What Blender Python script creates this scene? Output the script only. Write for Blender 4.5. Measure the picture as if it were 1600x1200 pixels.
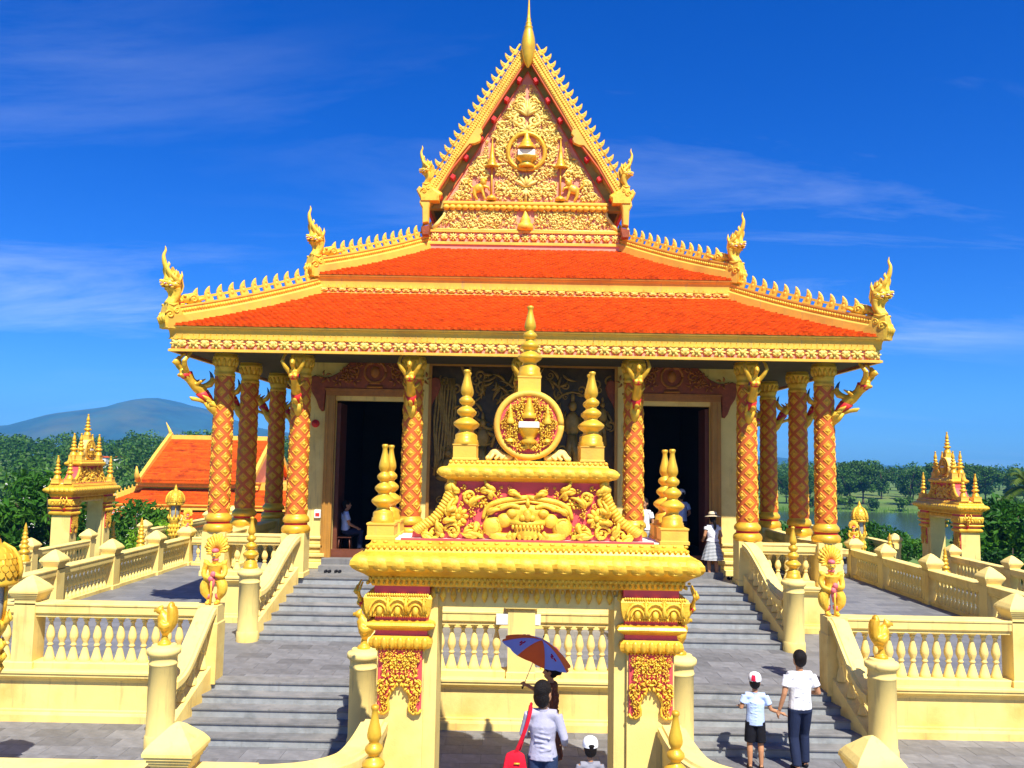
import bpy, math, random
from mathutils import Vector, Matrix, Euler
R = math.radians
PI = math.pi
for o in list(bpy.data.objects): bpy.data.objects.remove(o)
S = bpy.context.scene
col = S.collection
# ------------------------------------------------------------------ camera
cam = bpy.data.cameras.new('camera'); camo = bpy.data.objects.new('camera', cam); col.objects.link(camo)
cam.lens = 30.0; cam.sensor_width = 36.0; cam.clip_end = 20000; cam.clip_start = 0.05
camo.matrix_world = (Matrix.Translation((-0.12, 0, 4.5)) @ Matrix.Rotation(R(0.44), 4, 'Z')
                     @ Matrix.Rotation(R(90 + 5.14), 4, 'X') @ Matrix.Rotation(R(1.0), 4, 'Z'))
S.camera = camo
# ------------------------------------------------------------------ sun and sky
SUN_EL, SUN_AZ = 55.0, 21.0        # sun behind the camera, a little to its right
sl = bpy.data.lights.new('sun', 'SUN'); sl.energy = 5.0; sl.angle = R(0.5); sl.color = (1.0, 0.94, 0.84)
so = bpy.data.objects.new('sun', sl); col.objects.link(so)
sd = Vector((math.sin(R(SUN_AZ)) * math.cos(R(SUN_EL)), -math.cos(R(SUN_AZ)) * math.cos(R(SUN_EL)), math.sin(R(SUN_EL))))
so.rotation_euler = sd.to_track_quat('Z', 'Y').to_euler(); so.location = sd * 60
W = bpy.data.worlds.new('World'); S.world = W; W.use_nodes = True
wt = W.node_tree; wn = wt.nodes; wl = wt.links
bg = wn['Background']
sky = wn.new('ShaderNodeTexSky'); sky.sky_type = 'NISHITA'; sky.sun_disc = False
sky.sun_elevation = R(SUN_EL); sky.sun_rotation = math.atan2(sd.x, sd.y)
sky.altitude = 300; sky.air_density = 1.0; sky.dust_density = 0.7; sky.ozone_density = 6.0
hs = wn.new('ShaderNodeHueSaturation'); hs.inputs['Saturation'].default_value = 1.35; hs.inputs['Value'].default_value = 1.0; hs.inputs['Hue'].default_value = 0.51
wl.new(sky.outputs[0], hs.inputs['Color'])
tint = wn.new('ShaderNodeMix'); tint.data_type = 'RGBA'; tint.blend_type = 'MULTIPLY'; tint.inputs['Factor'].default_value = 1.0; tint.inputs[7].default_value = (0.42, 0.80, 1.22, 1)
wl.new(hs.outputs[0], tint.inputs[6])
# thin cirrus: noise stretched along a plane high above
geo = wn.new('ShaderNodeTexCoord')
sep = wn.new('ShaderNodeSeparateXYZ'); wl.new(geo.outputs['Generated'], sep.inputs[0])
def wmath(op, a, b=None, clamp=False):
    n = wn.new('ShaderNodeMath'); n.operation = op; n.use_clamp = clamp
    for i, q in enumerate((a, b)):
        if q is None: continue
        if isinstance(q, (int, float)): n.inputs[i].default_value = q
        else: wl.new(q, n.inputs[i])
    return n.outputs[0]
CLX = 6.1
zz = wmath('ADD', wmath('MAXIMUM', sep.outputs[2], 0.0), 0.16)
cx = wmath('DIVIDE', sep.outputs[0], zz); cy = wmath('DIVIDE', sep.outputs[1], zz)
cmb = wn.new('ShaderNodeCombineXYZ'); wl.new(cx, cmb.inputs[0]); wl.new(cy, cmb.inputs[1])
mp = wn.new('ShaderNodeMapping'); mp.inputs['Rotation'].default_value = (0, 0, R(24)); mp.inputs['Scale'].default_value = (0.55, 1.7, 1)
mp.inputs['Location'].default_value = (CLX, 0.6, 0)
wl.new(cmb.outputs[0], mp.inputs[0])
n1 = wn.new('ShaderNodeTexNoise'); n1.inputs['Scale'].default_value = 1.0; n1.inputs['Detail'].default_value = 7; n1.inputs['Roughness'].default_value = 0.62; n1.inputs['Distortion'].default_value = 0.7
wl.new(mp.outputs[0], n1.inputs['Vector'])
n2 = wn.new('ShaderNodeTexNoise'); n2.inputs['Scale'].default_value = 0.42; n2.inputs['Detail'].default_value = 2
wl.new(cmb.outputs[0], n2.inputs['Vector'])
cl = wmath('MULTIPLY', wmath('MULTIPLY', wmath('SUBTRACT', n1.outputs['Fac'], 0.50), 3.2, True),
           wmath('MULTIPLY', wmath('SUBTRACT', n2.outputs['Fac'], 0.38), 3.6, True), True)
cl = wmath('MULTIPLY', wmath('MULTIPLY', cl, wmath('SUBTRACT', 1.25, wmath('MULTIPLY', sep.outputs[2], 2.0), True)), 0.80)
cmix = wn.new('ShaderNodeMix'); cmix.data_type = 'RGBA'
wl.new(cl, cmix.inputs['Factor']); wl.new(tint.outputs[2], cmix.inputs[6]); cmix.inputs[7].default_value = (7.5, 8.6, 9.6, 1)
wl.new(cmix.outputs[2], bg.inputs['Color'])
bg.inputs['Strength'].default_value = 0.082
S.render.engine = 'CYCLES'
vs = S.view_settings; vs.view_transform = 'Standard'; vs.look = 'None'; vs.gamma = 1.0; vs.exposure = 0.75; vs.use_curve_mapping = False
S.cycles.max_bounces = 6; S.cycles.diffuse_bounces = 3; S.cycles.glossy_bounces = 3; S.cycles.transmission_bounces = 4; S.cycles.transparent_max_bounces = 8
S.cycles.volume_bounces = 1

# ------------------------------------------------------------------ materials
MATS = {}
def mat(name, c, rough=0.6, metal=0.0, var=0.12, scale=3.0, bump=0.0, bscale=30.0, c2=None, c2scale=0.6, c2lo=0.5, c2hi=0.7, spec=0.4, rnd=0.0, sub=0.0, streak=None, coat=0.0, island=0.0):
    if name in MATS: return MATS[name]
    m = bpy.data.materials.new(name); m.use_nodes = True; MATS[name] = m
    t = m.node_tree; N = t.nodes; L = t.links; b = N['Principled BSDF']
    tc = N.new('ShaderNodeTexCoord'); src = tc.outputs['Object']
    def noise(sc, det=4, vec=None):
        n = N.new('ShaderNodeTexNoise'); n.inputs['Scale'].default_value = sc; n.inputs['Detail'].default_value = det
        n.inputs['Roughness'].default_value = 0.6; L.new(vec or src, n.inputs['Vector']); return n.outputs['Fac']
    def ramp(f, lo, hi):
        r = N.new('ShaderNodeMapRange'); r.inputs[1].default_value = lo; r.inputs[2].default_value = hi; L.new(f, r.inputs[0]); return r.outputs[0]
    def mixc(f, a, bcol):
        x = N.new('ShaderNodeMix'); x.data_type = 'RGBA'; L.new(f, x.inputs['Factor'])
        for i, q in ((6, a), (7, bcol)):
            if isinstance(q, tuple): x.inputs[i].default_value = (*q, 1)
            else: L.new(q, x.inputs[i])
        return x.outputs[2]
    lo = tuple(x * (1 - var) for x in c); hi = tuple(min(1, x * (1 + var)) for x in c)
    cc = mixc(ramp(noise(scale), 0.3, 0.7), lo, hi)
    if c2: cc = mixc(ramp(noise(c2scale, 6), c2lo, c2hi), cc, c2)
    if streak:
        mpn = N.new('ShaderNodeMapping'); mpn.inputs['Scale'].default_value = (9, 9, 0.7); L.new(src, mpn.inputs[0])
        cc = mixc(ramp(noise(1.0, 5, mpn.outputs[0]), 0.58, 0.8), cc, streak)
    if rnd:
        oi = N.new('ShaderNodeObjectInfo'); h = N.new('ShaderNodeHueSaturation')
        L.new(ramp(oi.outputs['Random'], 0, 1), N.new('ShaderNodeMath').inputs[0])
        mm = N.new('ShaderNodeMapRange'); mm.inputs[3].default_value = 1 - rnd; mm.inputs[4].default_value = 1 + rnd; L.new(oi.outputs['Random'], mm.inputs[0])
        L.new(mm.outputs[0], h.inputs['Value']); L.new(cc, h.inputs['Color']); cc = h.outputs[0]
    if island:
        gg = N.new('ShaderNodeNewGeometry'); h = N.new('ShaderNodeHueSaturation'); mm = N.new('ShaderNodeMapRange'); mm.inputs[3].default_value = 1 - island; mm.inputs[4].default_value = 1 + island*.6
        L.new(gg.outputs['Random Per Island'], mm.inputs[0]); L.new(mm.outputs[0], h.inputs['Value']); L.new(cc, h.inputs['Color']); cc = h.outputs[0]
    L.new(cc, b.inputs['Base Color'])
    b.inputs['Metallic'].default_value = metal; b.inputs['Specular IOR Level'].default_value = spec
    rr = N.new('ShaderNodeMapRange'); rr.inputs[3].default_value = max(0.03, rough - 0.08); rr.inputs[4].default_value = min(1, rough + 0.1)
    L.new(noise(scale * 2.3), rr.inputs[0]); L.new(rr.outputs[0], b.inputs['Roughness'])
    if coat: b.inputs['Coat Weight'].default_value = coat
    if bump:
        bn = N.new('ShaderNodeBump'); bn.inputs['Strength'].default_value = bump; bn.inputs['Distance'].default_value = 0.02
        L.new(noise(bscale, 5), bn.inputs['Height']); L.new(bn.outputs[0], b.inputs['Normal'])
    if sub:
        b.inputs['Subsurface Weight'].default_value = sub
    return m

mat('cream', (0.88, 0.67, 0.21), 0.78, var=0.07, scale=2.3, bump=0.16, bscale=45, c2=(0.72, 0.47, 0.11), c2scale=1.1, c2lo=0.50, c2hi=0.72, streak=(0.46, 0.32, 0.12))
mat('cream_floor_edge', (0.72, 0.50, 0.14), 0.75, var=0.06, bump=0.1)
mat('gold', (0.88, 0.51, 0.04), 0.36, 0.35, var=0.12, scale=7, bump=0.12, bscale=26, c2=(0.66, 0.30, 0.012), c2scale=3.5)
mat('gold_carving', (0.90, 0.56, 0.05), 0.48, 0.12, var=0.10, scale=9, bump=0.35, bscale=42, c2=(0.70, 0.32, 0.012), c2scale=5, island=0.14)
mat('gold_ridge', (0.86, 0.50, 0.06), 0.6, 0.05, var=0.08, scale=4, bump=0.18, bscale=35, c2=(0.70, 0.36, 0.05), c2scale=1.2, streak=(0.55, 0.36, 0.12))
mat('gold_pale', (0.95, 0.72, 0.18), 0.5, 0.05, var=0.10, scale=9, bump=0.3, bscale=40, c2=(0.78, 0.44, 0.04), c2scale=4, island=0.12)
mat('gold_column', (0.84, 0.42, 0.03), 0.5, 0.1, var=0.12, scale=9, bump=0.4, bscale=45, c2=(0.64, 0.26, 0.012), c2scale=5, island=0.12)
mat('tablet', (0.80, 0.76, 0.62), 0.5, var=0.06)
mat('red_ground', (0.76, 0.085, 0.085), 0.55, var=0.1, scale=5)
mat('pink_ground', (0.80, 0.29, 0.18), 0.6, var=0.1, scale=5)
mat('lattice_red', (0.64, 0.125, 0.02), 0.55, var=0.12, scale=8, bump=0.1)
mat('roof_tile', (0.62, 0.070, 0.003), 0.75, var=0.20, scale=7.5, bump=0.15, bscale=50, c2=(0.44, 0.040, 0.002), c2scale=3.2, c2lo=0.5, c2hi=0.74, spec=0.12, streak=(0.40, 0.036, 0.002), island=0.16)
mat('roof_tile_far', (0.64, 0.095, 0.006), 0.8, spec=0.1, island=0.3, var=0.28, scale=9, bump=0.3, bscale=12, c2=(0.36, 0.035, 0.008), c2scale=1.5)
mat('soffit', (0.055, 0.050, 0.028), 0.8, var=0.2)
mat('gable_soffit_and_shade', (0.42, 0.32, 0.07), 0.8, var=0.2)
mat('slate', (0.168, 0.168, 0.172), 0.62, var=0.22, scale=5, bump=0.22, bscale=22, c2=(0.24, 0.23, 0.21), c2scale=1.4, rnd=0.26)
mat('slate_joint', (0.105, 0.105, 0.105), 0.8, var=0.2, scale=5)
mat('slate_riser', (0.29, 0.31, 0.31), 0.65, var=0.22, scale=6, bump=0.2, bscale=26, c2=(0.30, 0.31, 0.31), c2scale=3, rnd=0.08, streak=(0.22, 0.22, 0.21))
mat('slate_tread', (0.175, 0.175, 0.172), 0.58, var=0.2, scale=6, bump=0.2, bscale=26, c2=(0.25, 0.24, 0.225), c2scale=1.7, rnd=0.14, streak=(0.10,0.10,0.10))
mat('bronze_relief', (0.065, 0.038, 0.012), 0.42, 0.35, var=0.4, scale=6, bump=0.3, bscale=25)
mat('bronze_gilt', (0.30, 0.18, 0.035), 0.45, 0.25, var=0.4, scale=7, bump=0.3, bscale=25)
mat('door_carving', (0.30, 0.065, 0.016), 0.5, 0.1, var=0.3, scale=9, bump=0.4, bscale=35)
mat('door_carving_gilt', (0.42, 0.15, 0.02), 0.45, 0.25, var=0.2, scale=9, bump=0.3)
mat('door_wood', (0.16, 0.05, 0.025), 0.45, var=0.2, scale=5)
mat('frame_ochre', (0.50, 0.24, 0.04), 0.5, 0.1, var=0.12)
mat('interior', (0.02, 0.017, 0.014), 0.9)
mat('white', (0.82, 0.80, 0.74), 0.6, var=0.05)
mat('blue_dark', (0.03, 0.07, 0.16), 0.5)
mat('paint_red', (0.70, 0.03, 0.025), 0.5, var=0.08)
mat('paint_pink', (0.78, 0.16, 0.17), 0.5, var=0.08)
mat('bark', (0.10, 0.07, 0.045), 0.9, var=0.3, scale=8, bump=0.5)
mat('soil', (0.10, 0.075, 0.04), 0.95, var=0.3)
mat('grass', (0.085, 0.16, 0.02), 0.9, var=0.35, scale=0.05, c2=(0.16, 0.19, 0.035), c2scale=0.012, bump=0.3, bscale=2)
def leafmat(name, c, tr=0.35, var=0.22, ns=0.5):
    m = bpy.data.materials.new(name); m.use_nodes = True; MATS[name] = m
    t = m.node_tree; N = t.nodes; L = t.links; b = N['Principled BSDF']; out = N['Material Output']
    g = N.new('ShaderNodeNewGeometry'); h = N.new('ShaderNodeHueSaturation')
    h.inputs['Color'].default_value = (*c, 1)
    mr = N.new('ShaderNodeMapRange'); mr.inputs[3].default_value = 1 - var; mr.inputs[4].default_value = 1 + var
    tc = N.new('ShaderNodeTexCoord'); nz = N.new('ShaderNodeTexNoise'); nz.inputs['Scale'].default_value = ns; nz.inputs['Detail'].default_value = 3; L.new(tc.outputs['Object'], nz.inputs['Vector'])
    nm = N.new('ShaderNodeMapRange'); nm.inputs[1].default_value = .3; nm.inputs[2].default_value = .7; nm.inputs[3].default_value = .55; nm.inputs[4].default_value = 1.5; L.new(nz.outputs['Fac'], nm.inputs[0])
    L.new(g.outputs['Random Per Island'], mr.inputs[0]); ml = N.new('ShaderNodeMath'); ml.operation = 'MULTIPLY'; L.new(mr.outputs[0], ml.inputs[0]); L.new(nm.outputs[0], ml.inputs[1]); L.new(ml.outputs[0], h.inputs['Value'])
    nh = N.new('ShaderNodeMapRange'); nh.inputs[1].default_value = .3; nh.inputs[2].default_value = .7; nh.inputs[3].default_value = .52; nh.inputs[4].default_value = .475; L.new(nz.outputs['Fac'], nh.inputs[0]); L.new(nh.outputs[0], h.inputs['Hue'])
    L.new(h.outputs[0], b.inputs['Base Color']); b.inputs['Roughness'].default_value = 0.5; b.inputs['Specular IOR Level'].default_value = 0.25
    tb = N.new('ShaderNodeBsdfTranslucent'); h2 = N.new('ShaderNodeHueSaturation'); h2.inputs['Hue'].default_value = 0.485; h2.inputs['Value'].default_value = 1.4
    L.new(h.outputs[0], h2.inputs['Color']); L.new(h2.outputs[0], tb.inputs['Color'])
    mx = N.new('ShaderNodeMixShader'); mx.inputs[0].default_value = tr
    L.new(b.outputs[0], mx.inputs[1]); L.new(tb.outputs[0], mx.inputs[2]); L.new(mx.outputs[0], out.inputs['Surface'])
    return m
leafmat('leaf_dark', (0.020, 0.082, 0.006)); leafmat('leaf_mid', (0.05, 0.165, 0.008)); leafmat('leaf_light', (0.17, 0.36, 0.010))
leafmat('leaf_far', (0.045, 0.125, 0.010), 0.25, 0.25, 0.09); leafmat('leaf_palm', (0.10, 0.16, 0.02)); leafmat('leaf_dry', (0.22, 0.15, 0.06))
leafmat('leaf_far_light', (0.09, 0.20, 0.015), 0.25, 0.25, 0.1)
# paving beyond the single slabs: brick texture with the same slab size
def paving_mat(name):
    m = bpy.data.materials.new(name); m.use_nodes = True; MATS[name] = m
    t = m.node_tree; N = t.nodes; L = t.links; b = N['Principled BSDF']
    tc = N.new('ShaderNodeTexCoord'); br = N.new('ShaderNodeTexBrick'); L.new(tc.outputs['Object'], br.inputs['Vector'])
    br.inputs['Scale'].default_value = 1; br.inputs['Brick Width'].default_value = 0.6; br.inputs['Row Height'].default_value = 0.4
    br.inputs['Mortar Size'].default_value = 0.006; br.inputs['Color1'].default_value = (0.135, 0.138, 0.145, 1); br.inputs['Color2'].default_value = (0.205, 0.205, 0.205, 1)
    br.inputs['Mortar'].default_value = (0.10, 0.10, 0.10, 1)
    n = N.new('ShaderNodeTexNoise'); n.inputs['Scale'].default_value = 4; n.inputs['Detail'].default_value = 5; L.new(tc.outputs['Object'], n.inputs['Vector'])
    mr = N.new('ShaderNodeMapRange'); mr.inputs[3].default_value = 0.75; mr.inputs[4].default_value = 1.3; L.new(n.outputs['Fac'], mr.inputs[0])
    h = N.new('ShaderNodeHueSaturation'); L.new(mr.outputs[0], h.inputs['Value']); L.new(br.outputs['Color'], h.inputs['Color'])
    L.new(h.outputs[0], b.inputs['Base Color']); b.inputs['Roughness'].default_value = 0.62
    bn = N.new('ShaderNodeBump'); bn.inputs['Strength'].default_value = 0.3; bn.inputs['Distance'].default_value = 0.01
    L.new(n.outputs['Fac'], bn.inputs['Height']); L.new(bn.outputs[0], b.inputs['Normal'])
paving_mat('paving')

# ------------------------------------------------------------------ mesh builder
class MB:
    def __init__(s): s.v = []; s.f = []; s.M = None; s.sm = []; s.smooth = False
    def add(s, vs, fs):
        b = len(s.v)
        if s.M is not None: vs = [tuple(s.M @ Vector(p)) for p in vs]
        s.v.extend(vs)
        for f in fs: s.f.append(tuple(b + i for i in f)); s.sm.append(s.smooth)
    def box(s, x0, x1, y0, y1, z0, z1):
        s.add([(x0,y0,z0),(x1,y0,z0),(x1,y1,z0),(x0,y1,z0),(x0,y0,z1),(x1,y0,z1),(x1,y1,z1),(x0,y1,z1)],
              [(0,3,2,1),(4,5,6,7),(0,1,5,4),(1,2,6,5),(2,3,7,6),(3,0,4,7)]); return s
    def bbox(s, x0, x1, y0, y1, z0, z1, b=0.01):   # box with chamfered top and vertical edges
        s.rectloft([(0, z0), (0, z1 - b), (-b, z1)], x0, x1, y0, y1); return s
    def rectloft(s, prof, x0, x1, y0, y1, cap=True):   # prof: (outset, z) rings round a rectangle
        vs = []; fs = []
        for (o, z) in prof:
            vs += [(x0-o,y0-o,z),(x1+o,y0-o,z),(x1+o,y1+o,z),(x0-o,y1+o,z)]
        n = len(prof)
        for i in range(n-1):
            for k in range(4):
                a = i*4+k; b = i*4+(k+1)%4; fs.append((a,b,b+4,a+4))
        if cap: fs.append((3,2,1,0)); fs.append(tuple(range((n-1)*4,(n-1)*4+4)))
        s.add(vs, fs); return s
    def lathe(s, prof, n=16, c=(0,0,0), cap=True):
        vs = []; fs = []; sm = s.smooth; s.smooth = True
        for (r, z) in prof:
            for k in range(n):
                a = 2*PI*k/n; vs.append((c[0]+r*math.cos(a), c[1]+r*math.sin(a), c[2]+z))
        m = len(prof)
        for i in range(m-1):
            for k in range(n):
                a = i*n+k; b = i*n+(k+1)%n; fs.append((a,b,b+n,a+n))
        s.add(vs, fs); s.smooth = False
        if cap:
            if prof[0][0] > 1e-3: s.add(vs[:n], [tuple(reversed(range(n)))])
            if prof[-1][0] > 1e-3: s.add(vs[-n:], [tuple(range(n))])
        s.smooth = sm; return s
    def tube(s, pts, rad, n=8, sx=1.0, up=None):
        pts = [Vector(p) for p in pts]; m = len(pts); vs = []; fs = []; sm = s.smooth; s.smooth = True
        if isinstance(rad, (int, float)): rad = [rad]*m
        t0 = (pts[1]-pts[0]).normalized()
        ref = Vector(up) if up else (Vector((0,0,1)) if abs(t0.z) < 0.9 else Vector((1,0,0)))
        for i in range(m):
            t = (pts[min(i+1,m-1)]-pts[max(i-1,0)])
            t = t.normalized() if t.length > 1e-9 else t0
            a = t.cross(ref)
            if a.length < 1e-6: a = t.orthogonal()
            a.normalize(); b = a.cross(t)
            if not up: ref = b
            for k in range(n):
                th = 2*PI*k/n; q = pts[i] + a*(math.cos(th)*rad[i]*sx) + b*(math.sin(th)*rad[i]); vs.append(tuple(q))
        for i in range(m-1):
            for k in range(n):
                x = i*n+k; y = i*n+(k+1)%n; fs.append((x,y,y+n,x+n))
        fs.append(tuple(reversed(range(n)))); fs.append(tuple(range((m-1)*n, m*n)))
        s.add(vs, fs); s.smooth = sm; return s
    def ell(s, c, r, n=12, m=8, rot=None):
        if isinstance(r, (int, float)): r = (r,r,r)
        vs = []; fs = []; sm = s.smooth; s.smooth = True
        for i in range(m+1):
            ph = PI*i/m
            for k in range(n):
                th = 2*PI*k/n
                p = Vector((r[0]*math.sin(ph)*math.cos(th), r[1]*math.sin(ph)*math.sin(th), -r[2]*math.cos(ph)))
                if rot: p = rot @ p
                vs.append((c[0]+p.x, c[1]+p.y, c[2]+p.z))
        for i in range(m):
            for k in range(n):
                a = i*n+k; b = i*n+(k+1)%n
                fs.append((a,b,b+n) if i == 0 and False else (a,b,b+n,a+n))
        s.add(vs, fs); s.smooth = sm; return s
    def prism(s, out, y0, y1, bev=0.0, plane='xz'):   # outline in a plane, from y0 (front) to y1 (back); bevel on the front
        n = len(out)
        ar = sum(out[i][0]*out[(i+1)%n][1]-out[(i+1)%n][0]*out[i][1] for i in range(n))
        if ar < 0: out = list(reversed(out))
        def P(a, b, d): return (a, d, b) if plane == 'xz' else ((d, a, b) if plane == 'yz' else (a, b, d))
        rings = []
        if bev:
            ins = []
            for i in range(n):
                p, q, r = Vector(out[i-1]), Vector(out[i]), Vector(out[(i+1)%n])
                e1 = (q-p); e2 = (r-q)
                n1 = Vector((-e1.y, e1.x)); n2 = Vector((-e2.y, e2.x))
                nn = (n1.normalized() if n1.length > 0 else n1) + (n2.normalized() if n2.length > 0 else n2)
                if nn.length > 1e-6: nn.normalize()
                ins.append((q.x+nn.x*bev, q.y+nn.y*bev))
            sg = 1 if y1 > y0 else -1
            rings = [(ins, y0), (out, y0 + sg*bev), (out, y1)]
        else: rings = [(out, y0), (out, y1)]
        vs = [P(a, b, d) for (o, d) in rings for (a, b) in o]; fs = [tuple(range(n)), tuple(reversed(range((len(rings)-1)*n, len(rings)*n)))]
        for j in range(len(rings)-1):
            for i in range(n):
                a = j*n+i; b = j*n+(i+1)%n; fs.append((b,a,a+n,b+n))
        s.add(vs, fs); return s
    def rail(s, path, prof, up=(0,0,1)):   # profile (side, up) carried along a path, verticals kept vertical
        path = [Vector(p) for p in path]; m = len(path); n = len(prof); vs = []; fs = []
        U = Vector(up)
        for i in range(m):
            t = path[min(i+1,m-1)]-path[max(i-1,0)]; sd_ = t.cross(U); sd_.normalize()
            for (a, b) in prof: vs.append(tuple(path[i]+sd_*a+U*b))
        for i in range(m-1):
            for k in range(n):
                x = i*n+k; y = i*n+(k+1)%n; fs.append((x,y,y+n,x+n))
        fs.append(tuple(reversed(range(n)))); fs.append(tuple(range((m-1)*n, m*n)))
        s.add(vs, fs); return s
    def mesh(s, name, m):
        me = bpy.data.meshes.new(name); me.from_pydata(s.v, [], s.f); me.polygons.foreach_set('use_smooth', s.sm)
        me.materials.append(MATS[m] if isinstance(m, str) else m)
        me.update(); return me
    def build(s, name, m, parent=None, world=True):
        if parent is not None and world:
            L = wloc(parent)
            if L.length > 0: s.v = [(x-L.x, y-L.y, z-L.z) for (x, y, z) in s.v]
        return obj(name, s.mesh(name, m), parent)
def wloc(o):
    L = Vector((0,0,0))
    while o is not None: L = L + o.location; o = o.parent
    return L
def obj(name, me, parent=None, loc=None, rot=None, sc=None):
    o = bpy.data.objects.new(name, me); col.objects.link(o)
    if parent is not None: o.parent = parent
    if loc is not None: o.location = loc
    if rot is not None: o.rotation_euler = rot
    if sc is not None: o.scale = sc if isinstance(sc, (tuple, list)) else (sc, sc, sc)
    return o
def at(name, me, parent, w, rot=None, sc=None):   # shared mesh placed at a world point below a parent
    return obj(name, me, parent, Vector(w) - wloc(parent), rot, sc)
def tag(o, label=None, cat=None, group=None, kind=None):
    if label: o['label'] = label
    if cat: o['category'] = cat
    if group: o['group'] = group
    if kind: o['kind'] = kind
    return o
def thing(name, label, cat, loc=(0,0,0), group=None, rz=0):
    o = bpy.data.objects.new(name, None); col.objects.link(o); o.location = loc; o.rotation_euler = (0,0,rz)
    o.empty_display_size = 0.3
    return tag(o, label, cat, group)
def copy_tree(o, parent=None):
    kids = list(o.children); c = o.copy(); col.objects.link(c); c.parent = parent
    for k in kids: copy_tree(k, c)
    return c
def structure(name, mb, m, parent=None):
    o = mb.build(name, m, parent); o['kind'] = 'structure'; return o
def remesh(mb, vox, name, m, smooth=2, dec=None):     # fuse overlapping pieces into one continuous skin
    me = mb.mesh('tmp', m); o = bpy.data.objects.new('tmp', me); col.objects.link(o)
    md = o.modifiers.new('r', 'REMESH'); md.mode = 'VOXEL'; md.voxel_size = vox; md.use_smooth_shade = True
    if smooth:
        sm = o.modifiers.new('s', 'SMOOTH'); sm.iterations = smooth; sm.factor = 0.5
    if dec:
        dd = o.modifiers.new('d', 'DECIMATE'); dd.ratio = dec
    dg = bpy.context.evaluated_depsgraph_get(); ev = o.evaluated_get(dg)
    out = bpy.data.meshes.new_from_object(ev); out.name = name
    for p in out.polygons: p.use_smooth = True
    if not out.materials: out.materials.append(MATS[m] if isinstance(m, str) else m)
    bpy.data.objects.remove(o); bpy.data.meshes.remove(me)
    return out
def lerp(a, b, t): return a + (b - a) * t
def smoothpath(pts, n=6):    # Catmull-Rom through the points
    P = [Vector(p) for p in pts]; out = []
    for i in range(len(P)-1):
        p0 = P[max(i-1,0)]; p1 = P[i]; p2 = P[i+1]; p3 = P[min(i+2,len(P)-1)]
        for k in range(n):
            t = k/n
            out.append(0.5*((2*p1)+(p2-p0)*t+(2*p0-5*p1+4*p2-p3)*t*t+(3*p1-p0-3*p2+p3)*t**3))
    out.append(P[-1]); return out
def interp(vals, n):        # resample a list of numbers to n entries
    m = len(vals)-1; r = []
    for i in range(n):
        x = i/(n-1)*m; k = min(int(x), m-1); r.append(lerp(vals[k], vals[k+1], x-k))
    return r

# ------------------------------------------------------------------ relief carving kit (works in the xz plane, front towards -y)
def scroll(mb, cx, cz, r, y, a0=0.0, turns=1.3, d=1, w=None, n=18):
    w = w or r*0.20
    pts = []; rad = []
    for i in range(n+1):
        t = i/n; a = a0 + d*turns*2*PI*t; q = r*(1-0.82*t)
        pts.append((cx+q*math.cos(a), y, cz+q*math.sin(a))); rad.append(w*(0.55+0.6*math.sin(PI*min(1,t*1.2+0.12))))
    mb.tube(pts, rad, 6)
    mb.ell((pts[-1][0], y-w*0.2, pts[-1][2]), w*1.25, 8, 5)
def leaf(mb, x, z, a, L, w, y, th=0.03, curl=0.35):
    pts = []; n = 5
    for i in range(n+1):
        t = i/n; aa = a + curl*t
        pts.append((x+L*t*math.cos(aa), y-th*0.9*math.sin(PI*t), z+L*t*math.sin(aa)))
    rad = [w*q for q in (0.35, 0.85, 1.0, 0.8, 0.45, 0.04)]
    mb.tube(pts, rad, 6)
def rosette(mb, x, z, r, y, n=8, a0=0.0):
    for k in range(n):
        a = a0+2*PI*k/n
        mb.ell((x+0.6*r*math.cos(a), y, z+0.6*r*math.sin(a)), (r*0.42, r*0.22, r*0.24), 8, 5, Matrix.Rotation(-a, 3, 'Y'))
    mb.ell((x, y-r*0.15, z), r*0.3, 8, 5)
def foliage_fill(mb, inside, box, y, rnd, n, s0, s1, mirror=True):
    x0, x1, z0, z1 = box; placed = []; tries = 0
    while len(placed) < n and tries < n*40:
        tries += 1
        x = rnd.uniform(x0, x1); z = rnd.uniform(z0, z1); s = rnd.uniform(s0, s1)
        if not inside(x, z, s): continue
        if any((x-a)**2+(z-b)**2 < (0.72*(s+c))**2 for a, b, c in placed): continue
        placed.append((x, z, s)); k = rnd.random(); a = rnd.uniform(0, 2*PI); d = rnd.choice((-1, 1))
        for sg in ((1, -1) if mirror else (1,)):
            if k < 0.45: scroll(mb, sg*x, z, s, y, a if sg > 0 else PI-a, 1.25, d*sg)
            elif k < 0.62: rosette(mb, sg*x, z, s*0.95, y, 7, a)
            for j in range(3 if k < 0.62 else 5):
                aa = a+2.1*j+0.4 if k < 0.62 else a+2*PI*j/5
                if sg < 0: aa = PI-aa
                leaf(mb, sg*x+s*0.3*math.cos(aa), z+s*0.3*math.sin(aa), aa, s*0.95, s*0.20, y, 0.04, 0.7*d*sg)
    return placed

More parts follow.
